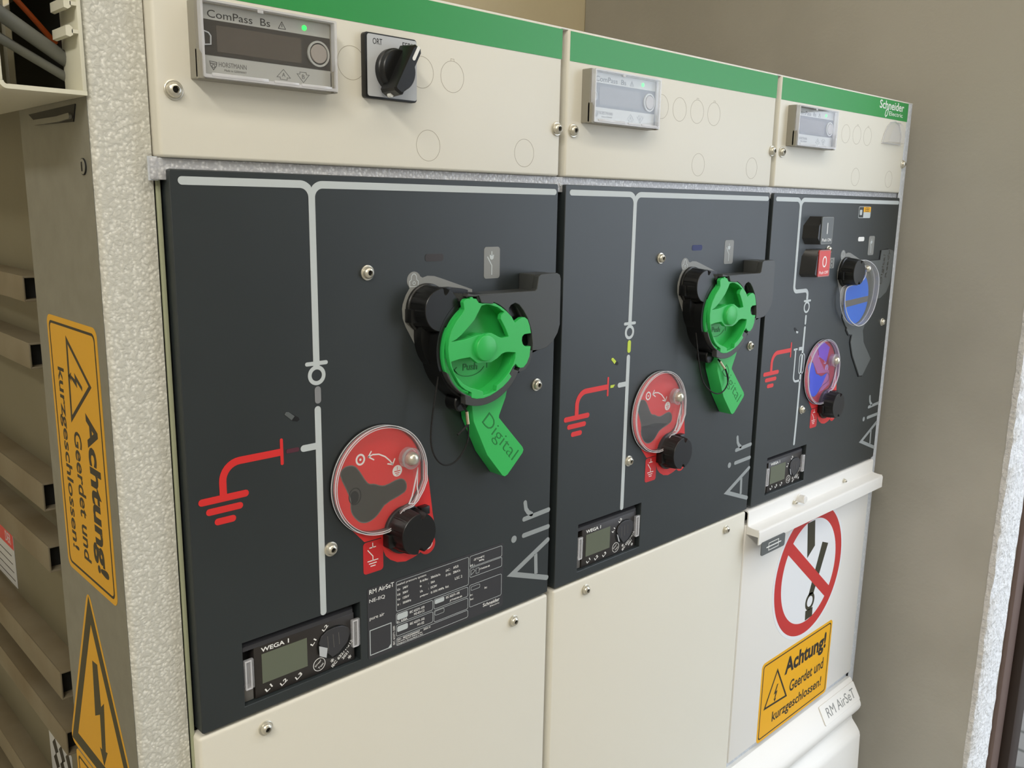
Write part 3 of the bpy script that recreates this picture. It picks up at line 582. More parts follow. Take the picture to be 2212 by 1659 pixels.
b_ = mk(); b_.poly(inset(T0, .93), .2, .27, [inset(T0, .72)[::-1]]); b_.poly([(-91, -91), (-80.5, -90), (-80, -124), (-73, -118), (-78, -160), (-74, -159), (-84, -175), (-90.4, -162), (-86, -162), (-84, -132), (-95, -138)], .2, .27)
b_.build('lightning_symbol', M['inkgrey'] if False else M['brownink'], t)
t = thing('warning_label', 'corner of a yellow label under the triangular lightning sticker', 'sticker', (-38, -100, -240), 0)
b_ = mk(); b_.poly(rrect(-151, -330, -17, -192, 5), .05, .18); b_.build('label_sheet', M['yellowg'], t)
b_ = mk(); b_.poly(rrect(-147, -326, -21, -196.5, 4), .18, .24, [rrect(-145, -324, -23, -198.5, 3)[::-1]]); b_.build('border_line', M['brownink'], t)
# stickers on the tank wall
t = thing('paper_label', 'white paper label with a red header on the tank wall', 'sticker', (0, -490, -167), 0)
mk = lambda: B(0, O=(0, 0, 0), A=(0, -1, 0))
b_ = mk(); b_.box(-540, -443, -167, -105, .1, .4); b_.build('label_sheet', M['label'], t)
b_ = mk(); b_.box(-540, -443, -124, -105, .4, .5); b_.build('header', M['redk'], t)
b_ = mk()
for i in range(4): b_.box(-535, -455+i*2, -134-i*9, -133-i*9, .4, .5)
b_.build('printed_lines', M['ink'], t)
b_ = mk(); b_.text('DER', -472, -120, -452, -109, .5, .6); b_.build('lettering', M['label'], t)
t = thing('pattern_label', 'white label with black lozenges at the foot of the tank wall', 'sticker', (-20, -330, -340), 0)
mk = lambda: B(0, O=(0, 0, 0), A=(0, -1, 0))
b_ = mk(); b_.poly([(-378, -348), (-306, -348), (-306, -298), (-378, -296)], .1, .3); b_.build('label_sheet', M['label'], t)
b_ = mk()
for i in range(3):
    for j in range(2): b_.poly([(-368+i*21, -312-j*17+i*2), (-358+i*21, -303-j*17+i*2), (-350+i*21, -315-j*17), (-360+i*21, -322-j*17)], .3, .4)
b_.build('printed_lozenges', M['ink'], t)
# fuse plate on the ledge
t = thing('fuse_symbol_plate', 'small grey plate with a white fuse symbol hanging at the ledge', 'sign', (32, 18.6, -184), 2)
b_ = B(2); b_.poly(rrect(3.4, -185.6, 61.5, -167.8, 3.2), 18.7, 19.9); b_.build('plate_sheet', M['grey'], t)
b_ = B(2); b_.frame([(21, -181.8), (45, -181.8), (45, -172.2), (21, -172.2)], .9, 19.9, 20.05); b_.stroke([(16, -177), (51, -177)], 1.4, 19.9, 20.1); b_.build('fuse_symbol', M['whitep'], t)
# type plate on the sloping front
t = thing('type_plate', 'small white plate with grey lettering on the sloping lower cover', 'sign', (296, 15, -530), 2)
sl_ = lambda: B(2, O=(0, -2.2, -497), A=(1, 0, 0), Bv=(0, 17.3, 30.5))
b_ = sl_(); b_.poly(rrect(238, -34, 352, -4.5, 2.5), .1, 1.6, bev=.3); b_.build('plate_sheet', M['white'], t)
b_ = sl_(); b_.text('RM AirSeT', 252, -27, 342, -12, 1.6, 1.75); b_.build('lettering', M['greyp'], t)
# rating nameplate
t = thing('nameplate', 'dark rating nameplate full of small white print at the panel foot', 'nameplate', (218, 0, -119), 0)
b_ = B(0); b_.poly(rrect(144, -120.6, 293.4, -58.6, 2), .05, .25); b_.build('plate_sheet', M['npl'], t)
b_ = B(0); P0, P1 = .25, .32
for x0, y0, x1, y1 in ((172.2, -87.4, 251.4, -60.9), (171.9, -98.3, 210.8, -88.9), (211.9, -98.3, 250.6, -88.9), (171.9, -109.6, 210.8, -99.5), (211.9, -110.2, 250.7, -99.5), (171.9, -118.2, 250.8, -111.1), (252.6, -71.5, 291.7, -60.9), (252.6, -81.3, 291.7, -72.2), (252.4, -109.6, 291.5, -88.3)):
    rr = rrect(x0, y0, x1, y1, 1.6); b_.poly(rr, P0, P1, [rrect(x0+.35, y0+.35, x1-.35, y1-.35, 1.3)[::-1]])
for x0, y0, x1, y1 in ((173, -95.4, 184, -90), (173, -106, 184, -101)): b_.poly(rrect(x0, y0, x1, y1, 1.4), P0, P1)
b_.poly(rrect(213, -93.8, 223.4, -89.8, 1.2), P0, P1)
for x0, y0, x1, y1 in ((213, -104.4, 223.4, -100.2), (254.2, -94, 265, -90.2)): b_.poly(rrect(x0, y0, x1, y1, 1.2), P0, P1, [rrect(x0+.3, y0+.3, x1-.3, y1-.3, 1)[::-1]])
b_.poly([(145.6, -117.4), (167.2, -117.4), (167.2, -95), (145.6, -95)], P0, P1, [[(146.3, -116.7), (146.3, -95.7), (166.5, -95.7), (166.5, -114), (163.8, -116.7)]])
b_.frame([(254.2, -79), (254.2, -75), (257, -74), (259, -76)], .3, P0, P1); b_.frame([(260, -79.2), (263.6, -79.2), (263.6, -74.4), (260, -74.4)], .3, P0, P1)
b_.build('printed_boxes', M['mimic'], t)
b_ = B(0); T_ = lambda s, x0, y, x1, h=2.1, rot=0, bold=.01: b_.text(s, x0, y, x1, y+h, P0, P1, rot, bold)
T_('RM AirSeT', 145.8, -64.0, 170.2, 3.9); T_('NE-IIQ', 145.7, -71.8, 161, 3.6, bold=.0); T_('pure air', 145.8, -87.2, 160.2, 3.6, bold=0)
T_('sealed pressure system', 173.2, -65.2, 203.6, 2.4, bold=0)
for i, (a, c) in enumerate((('Ur:', '24kV'), ('Ud:', '50kV'), ('Up:', '125kV'), ('fr :', '50/60Hz'))): T_(a, 173.4, -69.3-i*4.4, 176.6, 1.9); T_(c, 179, -69.3-i*4.4, 184.5+(i > 1)*1+(i == 3)*2, 2)
for i, (a, c, x) in enumerate((('Ik tk/Ika :', '20kA3s/1s', 219), ('Ip         :', '50kA', 213), ('Ua        :', 'DC24V', 215.4), ('pre/pme :', '0.15/0.14MPa  Rel.', 228.6))): T_(a, 197, -68.8-i*4.6, 206.4, 2); T_(c, 208.6, -68.8-i*4.6, x, 2)
T_('IAC :', 225.2, -67.6, 230.8, 2.2, bold=0); T_('AFLR', 233.4, -67.2, 239.6, 2.2); T_('IA IAt:', 225.2, -71.8, 231, 2.2, bold=0); T_('20kA1s', 233.3, -71.6, 241.4, 2.2); T_('LSC 2', 235.5, -78, 243.8, 2.4, bold=0)
T_('IEC 62271-103', 186, -93.4, 201.6, 2.1); T_('M2-E3-C2', 190.6, -96.6, 201.6, 2.1); T_('Ir:  630A', 173, -97.8, 183.6, 1.9)
T_('IEC 62271-102', 186.2, -104, 201.7, 2.1); T_('M1-E2', 194, -107.4, 201.2, 2.1)
T_('IEC 62271-105', 225.4, -92.6, 240.8, 2.1); T_('JYT44330-00', 229.6, -97, 243.6, 2.1)
T_('S/N :  BE2542200000027      2024.10', 173, -113.8, 208, 1.7); T_('Schneider Electric Beijing MVIM', 173, -115.7, 199, 1.4); T_('Designed in Europe/Made in PRC', 173, -117.6, 200, 1.4)
T_('-25°C/+40°C', 257, -66.3, 270, 2); T_('860kg', 263.6, -69.2, 269.6, 2); T_('M :', 253.4, -70.9, 258.4, 1.8); T_('JYT44330-00', 263.2, -77.6, 276.6, 2)
T_('Ir:', 253.5, -99, 256.4, 1.8); T_('Isc:', 253.5, -103, 257.4, 1.8); T_('It:', 270.6, -97.2, 273.6, 2)
T_('IEC 62271-200', 161.2, -108.6, 178, 1.9, 90, 0)
T_('Schneider', 268.8, -114.4, 289.4, 3.4, bold=.012); T_('Electric', 277.4, -117.0, 289.2, 1.5, bold=0)
b_.build('lettering', M['whitep'], t)

# ------------------------------------------------------------------ fault indicators
flab = ['large grey fault indicator with a clear cover beside the rotary switch', 'grey fault indicator with a clear cover on the middle cream cover', 'grey fault indicator with a glaring cover on the right cream cover']
for k in range(3):
    t = thing('fault_indicator', flab[k], 'indicator', (69.5, 0, 317), k, 'fault indicators on the top covers')
    b_ = B(k); b_.poly(rrect(21, 316.9, 118.6, 363.2, 1), 0, 8.2); b_.poly(rrect(21, 316.9, 118.6, 363.2, 1), 8.2, 9.6, [rrect(24.2, 319, 115.8, 361, .8)[::-1]])
    b_.poly([(21, 316.9), (24.0, 316.9), (24.0, 329), (21, 334)], 8, 13); b_.poly([(118.6, 316.9), (115.8, 316.9), (115.8, 330), (118.6, 336)], 8, 12.5); b_.build('housing', M['body'], t)
    b_ = B(k); b_.box(24.2, 115.8, 319, 361, 8.2, 8.7); fo = b_.build('faceplate', M['face'], t)
    b_ = B(k); b_.box(25.5, 115.6, 331.4, 352.2, 8.7, 8.9); b_.build('display_band', M['band'], fo)
    b_ = B(k); b_.box(34.8, 93.6, 333.9, 349.4, 8.9, 9.0); b_.build('display', M['lcd'], fo)
    b_ = B(k); b_.poly(circ(106.2, 341.2, 6.1), 8.9, 10.6, bev=.4); b_.build('button', M['btn'], t)
    b_ = B(k); b_.ring(106.2, 341.2, 7.6, 1.3, 8.9, 10.2); b_.build('button_ring', M['face'], t)
    b_ = B(k); b_.poly(circ(96.3, 356.4, 1.6, n=20), 8.7, 9.2); b_.build('status_light', M['led'], t)
    b_ = B(k); b_.frame([(26.5, 337.2), (30.6, 337.8), (30.8, 342.6), (29.4, 344.4), (26.3, 345.2)], .7, 8.9, 9.6); b_.build('data_socket', M['label'], t)
    b_ = B(k); b_.text('ComPass  Bs', 29.4, 353.4, 71.6, 357.9, 8.7, 8.8, bold=0)
    b_.frame([(77.4, 353.6), (82.6, 353.6), (80, 357.8)], .35, 8.7, 8.8); b_.stroke([(80, 354.8), (80, 356.4)], .4, 8.7, 8.8)
    b_.build('lettering', M['ink'], fo)
    b_ = B(k); b_.text('HORSTMANN', 35.5, 325.3, 54, 328.2, 8.7, 8.8); b_.text('Made in GERMANY', 39, 322.9, 54, 324.2, 8.7, 8.8); b_.frame([(29.6, 328), (34.2, 327.6), (33.8, 325.4), (31.9, 323), (30, 325.6)], .5, 8.7, 8.8); b_.stroke([(30, 326.8), (34, 326.6)], .5, 8.7, 8.8); b_.ring(31.9, 325.2, .9, .4, 8.7, 8.8, 16)
    b_.frame([(75.2, 323.6), (77.6, 323.6), (77.6, 322.3), (82.6, 322.2), (82.6, 323.6), (85, 323.6), (80.1, 328.6)], .35, 8.7, 8.8); b_.text('A', 78.9, 324, 81.3, 326.6, 8.7, 8.8)
    b_.frame([(90, 327), (92.2, 327), (92.2, 328.4), (97, 328.3), (97, 327), (99.2, 327), (94.7, 321.8)], .35, 8.7, 8.8); b_.text('B', 93.7, 324.2, 95.7, 326.9, 8.7, 8.8); b_.build('small_print', M['inkgrey'], fo)
    # clear cover: front pane and rim
    b_ = B(k); b_.box(23.6, 117.3, 318.2, 362.2, 13.3, 14.2); co = b_.build('clear_cover', M['clear'], t)
    b_ = B(k); b_.poly(rrect(22.8, 317.6, 117.9, 362.9, 1), 9.7, 14.3, [rrect(24.2, 319.6, 116.2, 361.6, .6)[::-1]])
    b_.box(28, 66, 318.6, 320.6, 14.2, 14.7, .2); b_.box(70, 88, 318.8, 320.4, 14.2, 14.7, .2); b_.box(90, 113, 318.6, 320.4, 14.2, 14.7, .2); b_.box(60, 64, 359.5, 361.4, 14.2, 14.7, .2); b_.build('cover_rim', M['rim'], co)

# ------------------------------------------------------------------ rotary selector switch
t = thing('selector_switch', 'black rotary selector switch lettered ORT and FERN on a silver plate', 'switch', (170, 0, 318), 0)
b_ = B(0); b_.poly(rrect(146.6, 317.4, 192.6, 362, 2.4), 0, 5, bev=.5); b_.build('switch_base', M['black'], t)
b_ = B(0); b_.poly(rrect(148.4, 318.8, 192.0, 360.9, 1.8), 5.0, 5.5); b_.build('face_plate', M['label'], t)
b_ = B(0); b_.text('ORT', 153.1, 354.3, 161.2, 358.4, 5.5, 5.6); b_.text('FERN', 179.2, 354.6, 190.6, 358.6, 5.5, 5.6); b_.build('lettering', M['ink'], t)
b_ = B(0); b_.lathe(170.2, 337.6, [(15.4, 5.5), (15.4, 9.5), (14.6, 10.2), (14.2, 14), (13.6, 14.6), (.01, 14.6)], 48); kb = b_.build('knob_base', M['black'], t)
a = math.radians(61); cs, sn = math.cos(a), math.sin(a)
def gr(l, w_): return (170.2+l*cs-w_*sn, 337.0+l*sn+w_*cs)
b_ = B(0); b_.loft([([gr(-18, -5.2), gr(18, -5.2), gr(20, -3), gr(20, 3), gr(18, 5.2), gr(-18, 5.2), gr(-19.5, 3), gr(-19.5, -3)], 9), ([gr(-17.4, -4.2), gr(17, -4.2), gr(19, -2.6), gr(19, 2.6), gr(17, 4.2), gr(-17.4, 4.2), gr(-18.6, 2.6), gr(-18.6, -2.6)], 23.5), ([gr(-16, -3.4), gr(15.6, -3.4), gr(17.4, -2), gr(17.4, 2), gr(15.6, 3.4), gr(-16, 3.4), gr(-17, 2), gr(-17, -2)], 25)])
g_ = b_.build('grip', M['black'], t)
b_ = B(0); b_.stroke([gr(9, 0), gr(17.6, 0)], 2.6, 24.9, 25.3); b_.build('pointer_mark', M['whitep'], g_)
b_ = B(0, O=(0, 0, 0)); b_.poly(circ(gr(-17.6, 0)[0]-.5, gr(-17.6, 0)[1]-2, 1.6, n=16), 13, 16.5); b_.build('pointer_mark', M['whitep'], g_)

# ------------------------------------------------------------------ lock knobs
def knob(k, cx, cz_, label, grp):
    t = thing('lock_knob', label, 'knob', (cx, 0, cz_-18), k, grp)
    def loop(R, ridge, ox=0):
        pts = []
        for i in range(144):
            a = i*2.5; rr = R
            if ridge: rr += (.55 if (i % 12) < 6 else 0)
            for na in (76, -84):
                da = (a-na+180) % 360-180
                if abs(da) < 10: rr = R-4.4*math.sqrt(max(0, 1-(da/10)**2))-.4
            pts.append((cx+ox+rr*math.cos(math.radians(a)), cz_+rr*math.sin(math.radians(a))))
        return pts
    b_ = B(k); b_.lathe(cx-1.2, cz_-.4, [(20.2, 0), (20.2, 2.6), (19.4, 3.4), (18.8, 3.6)], 48)
    b_.box(cx-22.4, cx-14, cz_-10, cz_+1, .2, 8.6, .8); b_.box(cx+12, cx+21, cz_+9, cz_+16, .2, 6.6, .6); b_.build('knob_collar', M['black'], t)
    b_ = B(k); b_.loft([(loop(18.4, True, -1), 3), (loop(17.4, True, -.2), 14.5), (loop(17.2, False), 17.6), (loop(17.0, False), 18.9), (loop(16.6, False), 19.4)]); b_.build('knob_cap', M['black'], t, 28)
    return t
G1 = 'upper black lock knobs'; G2 = 'lower black lock knobs'
knob(0, 205.6, 162.7, 'black lock knob beside the green handle of the leftmost panel', G1); knob(1, 205.8, 162.7, 'black lock knob beside the green handle of the middle panel', G1); knob(2, 204.6, 162.8, 'black lock knob over the clear blue disc cover', G1)
knob(0, 182, -16.4, 'black lock knob below the left red disc cover', G2); knob(1, 181, -16.6, 'black lock knob below the middle red disc cover', G2); knob(2, 180.6, -16.4, 'black lock knob below the purple-tinted disc cover', G2)

# ------------------------------------------------------------------ clear disc covers of the earthing switches
def coverpts(R=43.8):
    c = circ(156.6, 31, R, -98, -352, 72)       # clockwise from the foot round to the right
    n_ = [(200.2, 22), (196.6, 14.5), (190.8, 6.8), (185.6, 3.2), (177.2, 1.6), (169.8, -4.4), (165.2, -11.4), (161.5, -12.8), (156, -13)]
    return c+n_
clab = ['clear disc cover over a red field, leftmost and largest in view', 'clear disc cover over a red field on the middle panel', 'purple-tinted clear disc cover over the blue slot on the right panel']
for k in range(3):
    t = thing('disc_cover', clab[k], 'cover', (156, 0, -13), k, 'clear covers of the earthing switches')
    P = coverpts(); Q = [(156.6+(p[0]-156.6)*.962, 29+(p[1]-29)*.962) for p in P]
    b_ = B(k); b_.poly([(155.8+(p[0]-156.6)*1.012, 30+(p[1]-30)*1.012) for p in P], .3, 1.1, [Q[::-1]]); b_.build('gasket', M['blackm'], t)
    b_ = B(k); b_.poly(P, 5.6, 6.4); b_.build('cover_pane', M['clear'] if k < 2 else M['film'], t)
    b_ = B(k); b_.poly(P, 1.1, 5.6, [Q[::-1]]); ro = b_.build('cover_rim', M['wallc'], t)
    b_ = B(k); b_.frame([(p[0], p[1]) for p in P], .55, 6.0, 6.7); b_.frame([(p[0], p[1]) for p in Q], .35, 6.0, 6.6); b_.frame([(156.4+(p[0]-156.6)*1.004, 30.5+(p[1]-31)*1.004) for p in P], .4, 1.2, 1.7); b_.build('rim_edge', M['edge'], ro)
    b_ = B(k); b_.frame([(190.6, 34), (188.4, 25), (184.8, 12), (181.6, 6.2), (186.8, 5.2), (190.8, 12.6), (189.8, 19)], .7, 5.9, 6.8); b_.build('cover_strap', M['edge'], t)
    b_ = B(k); b_.ring(183.4, 44, 8.3, .9, 6.4, 8.6); b_.lathe(183.4, 44, [(8.6, 2), (8.6, 7.0), (7.9, 7.6), (6.2, 7.8), (6, 7)], 36); b_.build('cover_boss', M['wallc'], t)
    b_ = B(k); b_.lathe(183.6, 44, [(5.4, 6.4), (5.4, 8.4), (5.1, 10), (4.4, 11.4), (3, 12.6), (1.2, 13.1), (.01, 13.2)], 32); b_.build('dome_screw', M['metal'], t)
    if k == 2:  # flat violet and pink patches under the tinted cover
        b_ = B(k); b_.poly([(142, 70), (162, 70), (178, 62), (172, 42), (150, 52)], .32, .36); b_.build('colour_patch', M['violet'], t)
        b_ = B(k); b_.poly([(124, 58), (141, 69), (148, 52), (168, 32), (182, 30), (186, 10), (170, 4), (158, 2), (178, 27), (150, 29)], .26, .30); b_.build('colour_patch', M['pink'], t)
# clear disc on the right panel over the blanked main switch
t = thing('disc_cover', 'clear round cover with bright blue beneath it on the right panel', 'cover', (240, 0, 86), 2)
P3_ = [(226, 175.5), (238, 177), (254, 174.6), (268, 170), (279, 163.5), (287.9, 154.7), (292, 143.1), (292, 130), (289.1, 117.9), (283, 105), (274, 96.1), (262, 88.6), (248.3, 85.6), (236, 86), (224, 90.2), (213, 95.6), (204, 102.6), (196.5, 112), (192, 122), (190.3, 133.8), (193, 140), (198, 142.6), (209, 143.6), (218, 144), (228, 145.4), (239, 148.4), (247.5, 154), (248, 163), (240, 170)]
P3_ = chaikin([(x-6, z+1.5) for x, z in P3_])
Q3 = [(236+(p[0]-236)*.955, 130+(p[1]-130)*.955) for p in P3_]
b_ = B(2); b_.poly(P3_, 11, 11.9); b_.build('cover_pane', M['clear'], t)
b_ = B(2); b_.poly(P3_, 5, 11, [Q3[::-1]]); ro = b_.build('cover_rim', M['wallc'], t)
b_ = B(2); b_.frame(P3_, .8, 11.4, 12.2); b_.frame(P3_, .5, 5, 5.6); b_.build('rim_edge', M['edge'], ro)
b_ = B(2); b_.poly([(x, z) for x, z in circ(240, 125, 36, n=48)], 1.7, 2.4); b_.build('blue_disc', M['blue'], t)  # flat blue disc under the clear cover
b_ = B(2); b_.poly([(207, 114), (275, 118), (275, 126), (207, 123)], 2.4, 2.7); b_.build('grey_bar', M['pocketline'], t)
b_ = B(2); b_.lathe(243, 166, [(4.6, 11), (4.6, 13), (3.8, 15.4), (2.4, 16.6), (.01, 17)], 28); b_.build('dome_screw', M['metal'], t)

# ------------------------------------------------------------------ push buttons
def pushb(label, y0, y1, mt, sign, word, chamfer):
    t = thing('push_button', label, 'button', (110, 0, y0), 2, 'push buttons of the right panel')
    b_ = B(2)
    base = [(78, y0+4), (84, y0), (127, y0-.5), (127.8, y1+.4), (90, y1+.4), (81, y1-8)] if not chamfer else [(78, y0+8), (86, y0), (127.4, y0), (127.6, y1), (94, y1), (79, y1-11)]
    b_.loft([(base, 0), ([(98+(p[0]-98)*.98 if p[0] > 98 else p[0]+14, p[1]) for p in base], 14)]); b_.build('button_body', M['black'], t)
    b_ = B(2); b_.poly(rrect(97.6, y0+.2, 127.8, y1-.2, 2.2), 13.6, 15); fo = b_.build('button_face', mt, t)
    b_ = B(2); b_.poly(rrect(97.9, y0+.5, 127.5, y1-.5, 2.0), 15, 15.1, [rrect(98.5, y0+1.1, 126.9, y1-1.1, 1.6)[::-1]]); b_.build('face_edge', M['greyp'], fo)
    b_ = B(2)
    if sign: b_.stroke([(112.7, y0+13.5), (112.7, y0+26)], 1.6, 15, 15.12)
    else: b_.ring(112.7, y0+19, 4.6, 1.7, 15, 15.12, ry=6.2)
    b_.text(word, 101.5, y0+3.6, 124.5, y0+7.4, 15, 15.12); b_.build('lettering', M['whitep'], fo)
    return t
t = pushb('black Push ON button, upper of the two on the right panel', 201.6, 235.9, M['grey'], True, 'Push ON', True)
b_ = B(2, O=(100.5, -7, 0), A=(.75, -.66, 0)); b_.box(-7, 1.5, 211, 224.8, 1.2, 1.6); b_.build('key_tag', M['greyp'], t)
pushb('red Push OFF button, lower of the two on the right panel', 160.8, 194.8, mat('red_button', '#d8433f', .4), False, 'Push OFF', False)

# ------------------------------------------------------------------ voltage indicators
vlab = ['black voltage indicator beside the rating nameplate', 'black voltage indicator at the foot of the middle panel', 'black voltage indicator at the foot of the right panel']
for k in range(3):
    t = thing('voltage_indicator', vlab[k], 'indicator', (87, -14, -117), k, 'voltage indicators in the panel openings')
    b_ = B(k); b_.box(35, 138.5, -119, -66, -18, -13); b_.build('housing', M['blackm'], t)
    b_ = B(k); b_.box(46.6, 133.4, -117.3, -76.4, -13, -3.6, .6); fo = b_.build('faceplate', mat('indicator_front', '#302c2a', .35) if k == 0 else bpy.data.materials['indicator_front'], t)
    b_ = B(k); b_.loft([([(37, -76.5), (136, -76.5), (136, -68), (37, -68)], -12), ([(38, -76.5), (132, -76.5), (132, -73), (38, -73)], -3.4)]); b_.build('upper_shroud', M['npl'], t)
    b_ = B(k); b_.box(52.6, 90.5, -107, -83.4, -3.6, -3.3); b_.build('display', M['lcdg'], t)
    b_ = B(k); b_.text('WEGA 1', 52.4, -81.9, 75.4, -78.4, -3.6, -3.5, bold=.02)
    for i, x in enumerate((57.4, 69.8, 82.6)): b_.text('L%d' % (i+1), x-3, -114, x+3, -110.8, -3.6, -3.5, rot=32, bold=.02)
    b_.text('L1', 93.4, -90.6, 99, -87.8, -3.6, -3.5, rot=50, bold=.02); b_.text('L2', 104, -82.2, 109.6, -79.4, -3.6, -3.5, rot=42, bold=.02)
    b_.text('IEC 62271-213:', 109, -108.9, 135, -106.3, -3.6, -3.5, rot=40, bold=.015); b_.text('2021', 121, -111.6, 128, -109.2, -3.6, -3.5, rot=40, bold=.015)
    b_.ring(100.8, -109.6, 5.2, .5, -3.6, -3.5); b_.text('Displ', 96.6, -109.4, 103, -107.6, -3.6, -3.5, rot=38); b_.text('Test', 99.4, -112.2, 105, -110.4, -3.6, -3.5, rot=38)
    for x, z in ((112.5, -110.6), (128.5, -113.4)):
        for a in (0, 60, 120): b_.stroke([(x-1.5*math.cos(math.radians(a)), z-1.5*math.sin(math.radians(a))), (x+1.5*math.cos(math.radians(a)), z+1.5*math.sin(math.radians(a)))], .5, -3.6, -3.5)
    b_.build('lettering', M['whitep'], fo)
    b_ = B(k); b_.poly(circ(114.5, -95, 15.4, ry=13.4), -3.6, -3.35); o = b_.build('dial_disc', M['blackm'], t)
    b_ = B(k); c2 = [(100.5, -92), (102.5, -86.5), (108, -83.4), (115, -82.6), (122, -83.6), (127.6, -87), (129, -92), (126, -99), (118, -105.5), (112, -107), (104, -98)]
    b_.poly(c2, -3.3, -2.2, bev=.4); b_.build('clear_dome', M['npl'], o)
    b_ = B(k)
    for i in range(3): b_.stroke([(108+i*5, -88), (108.6+i*5, -100+i)], .4, -2.2, -2.1)
    b_.build('moulded_lines', M['pocketline'], o)
    b_ = B(k); b_.poly([(100.2, -93.4), (107.6, -97.6), (106.4, -105.4), (100.4, -101.8)] if k == 0 else [(100.4, -94.5), (102, -95.6), (105.6, -104.4), (103.6, -103.2)], -2.1, -1.9); b_.build('paper_tag', M['label'], t)
    for x0, x1, z0, z1 in ((37.6, 45.0, -105.6, -82.6), (129.6, 137.0, -104.6, -81.4)):
        b_ = B(k); b_.box(x0, x1, z0, z1, -3.2, -.4, .5); o = b_.build('clear_clip', M['milky'], t)
        b_ = B(k); b_.frame([(x0+.6, z0+.6), (x1-2.6, z0+.6), (x1-2.6, z1-.6), (x0+.6, z1-.6)], .8, -.5, .4); b_.build('clip_edge', M['rim'], o)
    b_ = B(k); b_.box(37.4, 45.6, -117, -106, -9, -4.4, .4); b_.build('housing_foot', M['pocketline'], t)

# ------------------------------------------------------------------ switch handles
RING = [(226.9, 171.1), (223.8, 170.6), (221.7, 168.4), (222.9, 162.6), (220.9, 159.6), (214.8, 154), (209.7, 146.5), (207.2, 140.1), (206.3, 132.9), (207.1, 125.5), (209, 118.6), (212.7, 111.5), (216.4, 105.3), (219.8, 101.2), (224.8, 97.4), (231.1, 94.4), (230.9, 90.1), (236.6, 88.4), (244, 87.9), (251.4, 89), (258.9, 91.5), (266.5, 95), (272.2, 98.9), (275.6, 102.3), (273.3, 105), (277.2, 110.2), (280.2, 112.5), (283, 109.8), (285.8, 108.4), (289.8, 108.5), (293.7, 111.7), (296.6, 117.2), (297.8, 126), (291.5, 126.3), (288.4, 128.6), (287.1, 132), (287.6, 135.2), (290, 137), (297.9, 137.2), (296.3, 143.3), (293.6, 149.2), (290.1, 151.5), (286.1, 151.4), (281.8, 149.5), (278.6, 147.7), (274.9, 152.8), (269.1, 157.8), (262.3, 162.2), (255.7, 165.4), (248.4, 166.7), (241.1, 166.5), (238, 167.1), (236.6, 168.6), (235.3, 170.4), (232.1, 170.8), (231.2, 172), (229.4, 172), (228.6, 170.3)]
HOLU = [(241.1, 164.5), (246, 165), (250.2, 164.6), (258.6, 162), (266, 157.6), (262.6, 155.1), (262.2, 152), (264, 149.5), (268.4, 142.8), (271.4, 136.8), (263.8, 136.2), (259.1, 138), (252, 141.5), (237, 141), (222, 138.4), (209.6, 138), (215, 139.8), (220.1, 142.8), (228.8, 149.6), (233.6, 153.6)]
HOLL = [(209.4, 122.2), (217.6, 123.4), (229.1, 123.8), (237.2, 118), (252, 117), (259.4, 119.8), (264.1, 122.9), (269.8, 124), (280, 122.4), (279.6, 117.6), (277.4, 112), (274, 107.8), (270.2, 103.8), (264.5, 99.5), (258.8, 96.7), (258.4, 92.5), (249.5, 90.8), (244, 90.4), (243.5, 93.6), (238.4, 95.8), (229.3, 98.9), (222.1, 102.8), (217.7, 107.2), (214.6, 109.5), (212.5, 113.6), (210.3, 118)]
hlab = ['green rotary handle with a black arm and embossed lever on the leftmost panel', 'green rotary handle with a black arm and embossed lever on the middle panel']
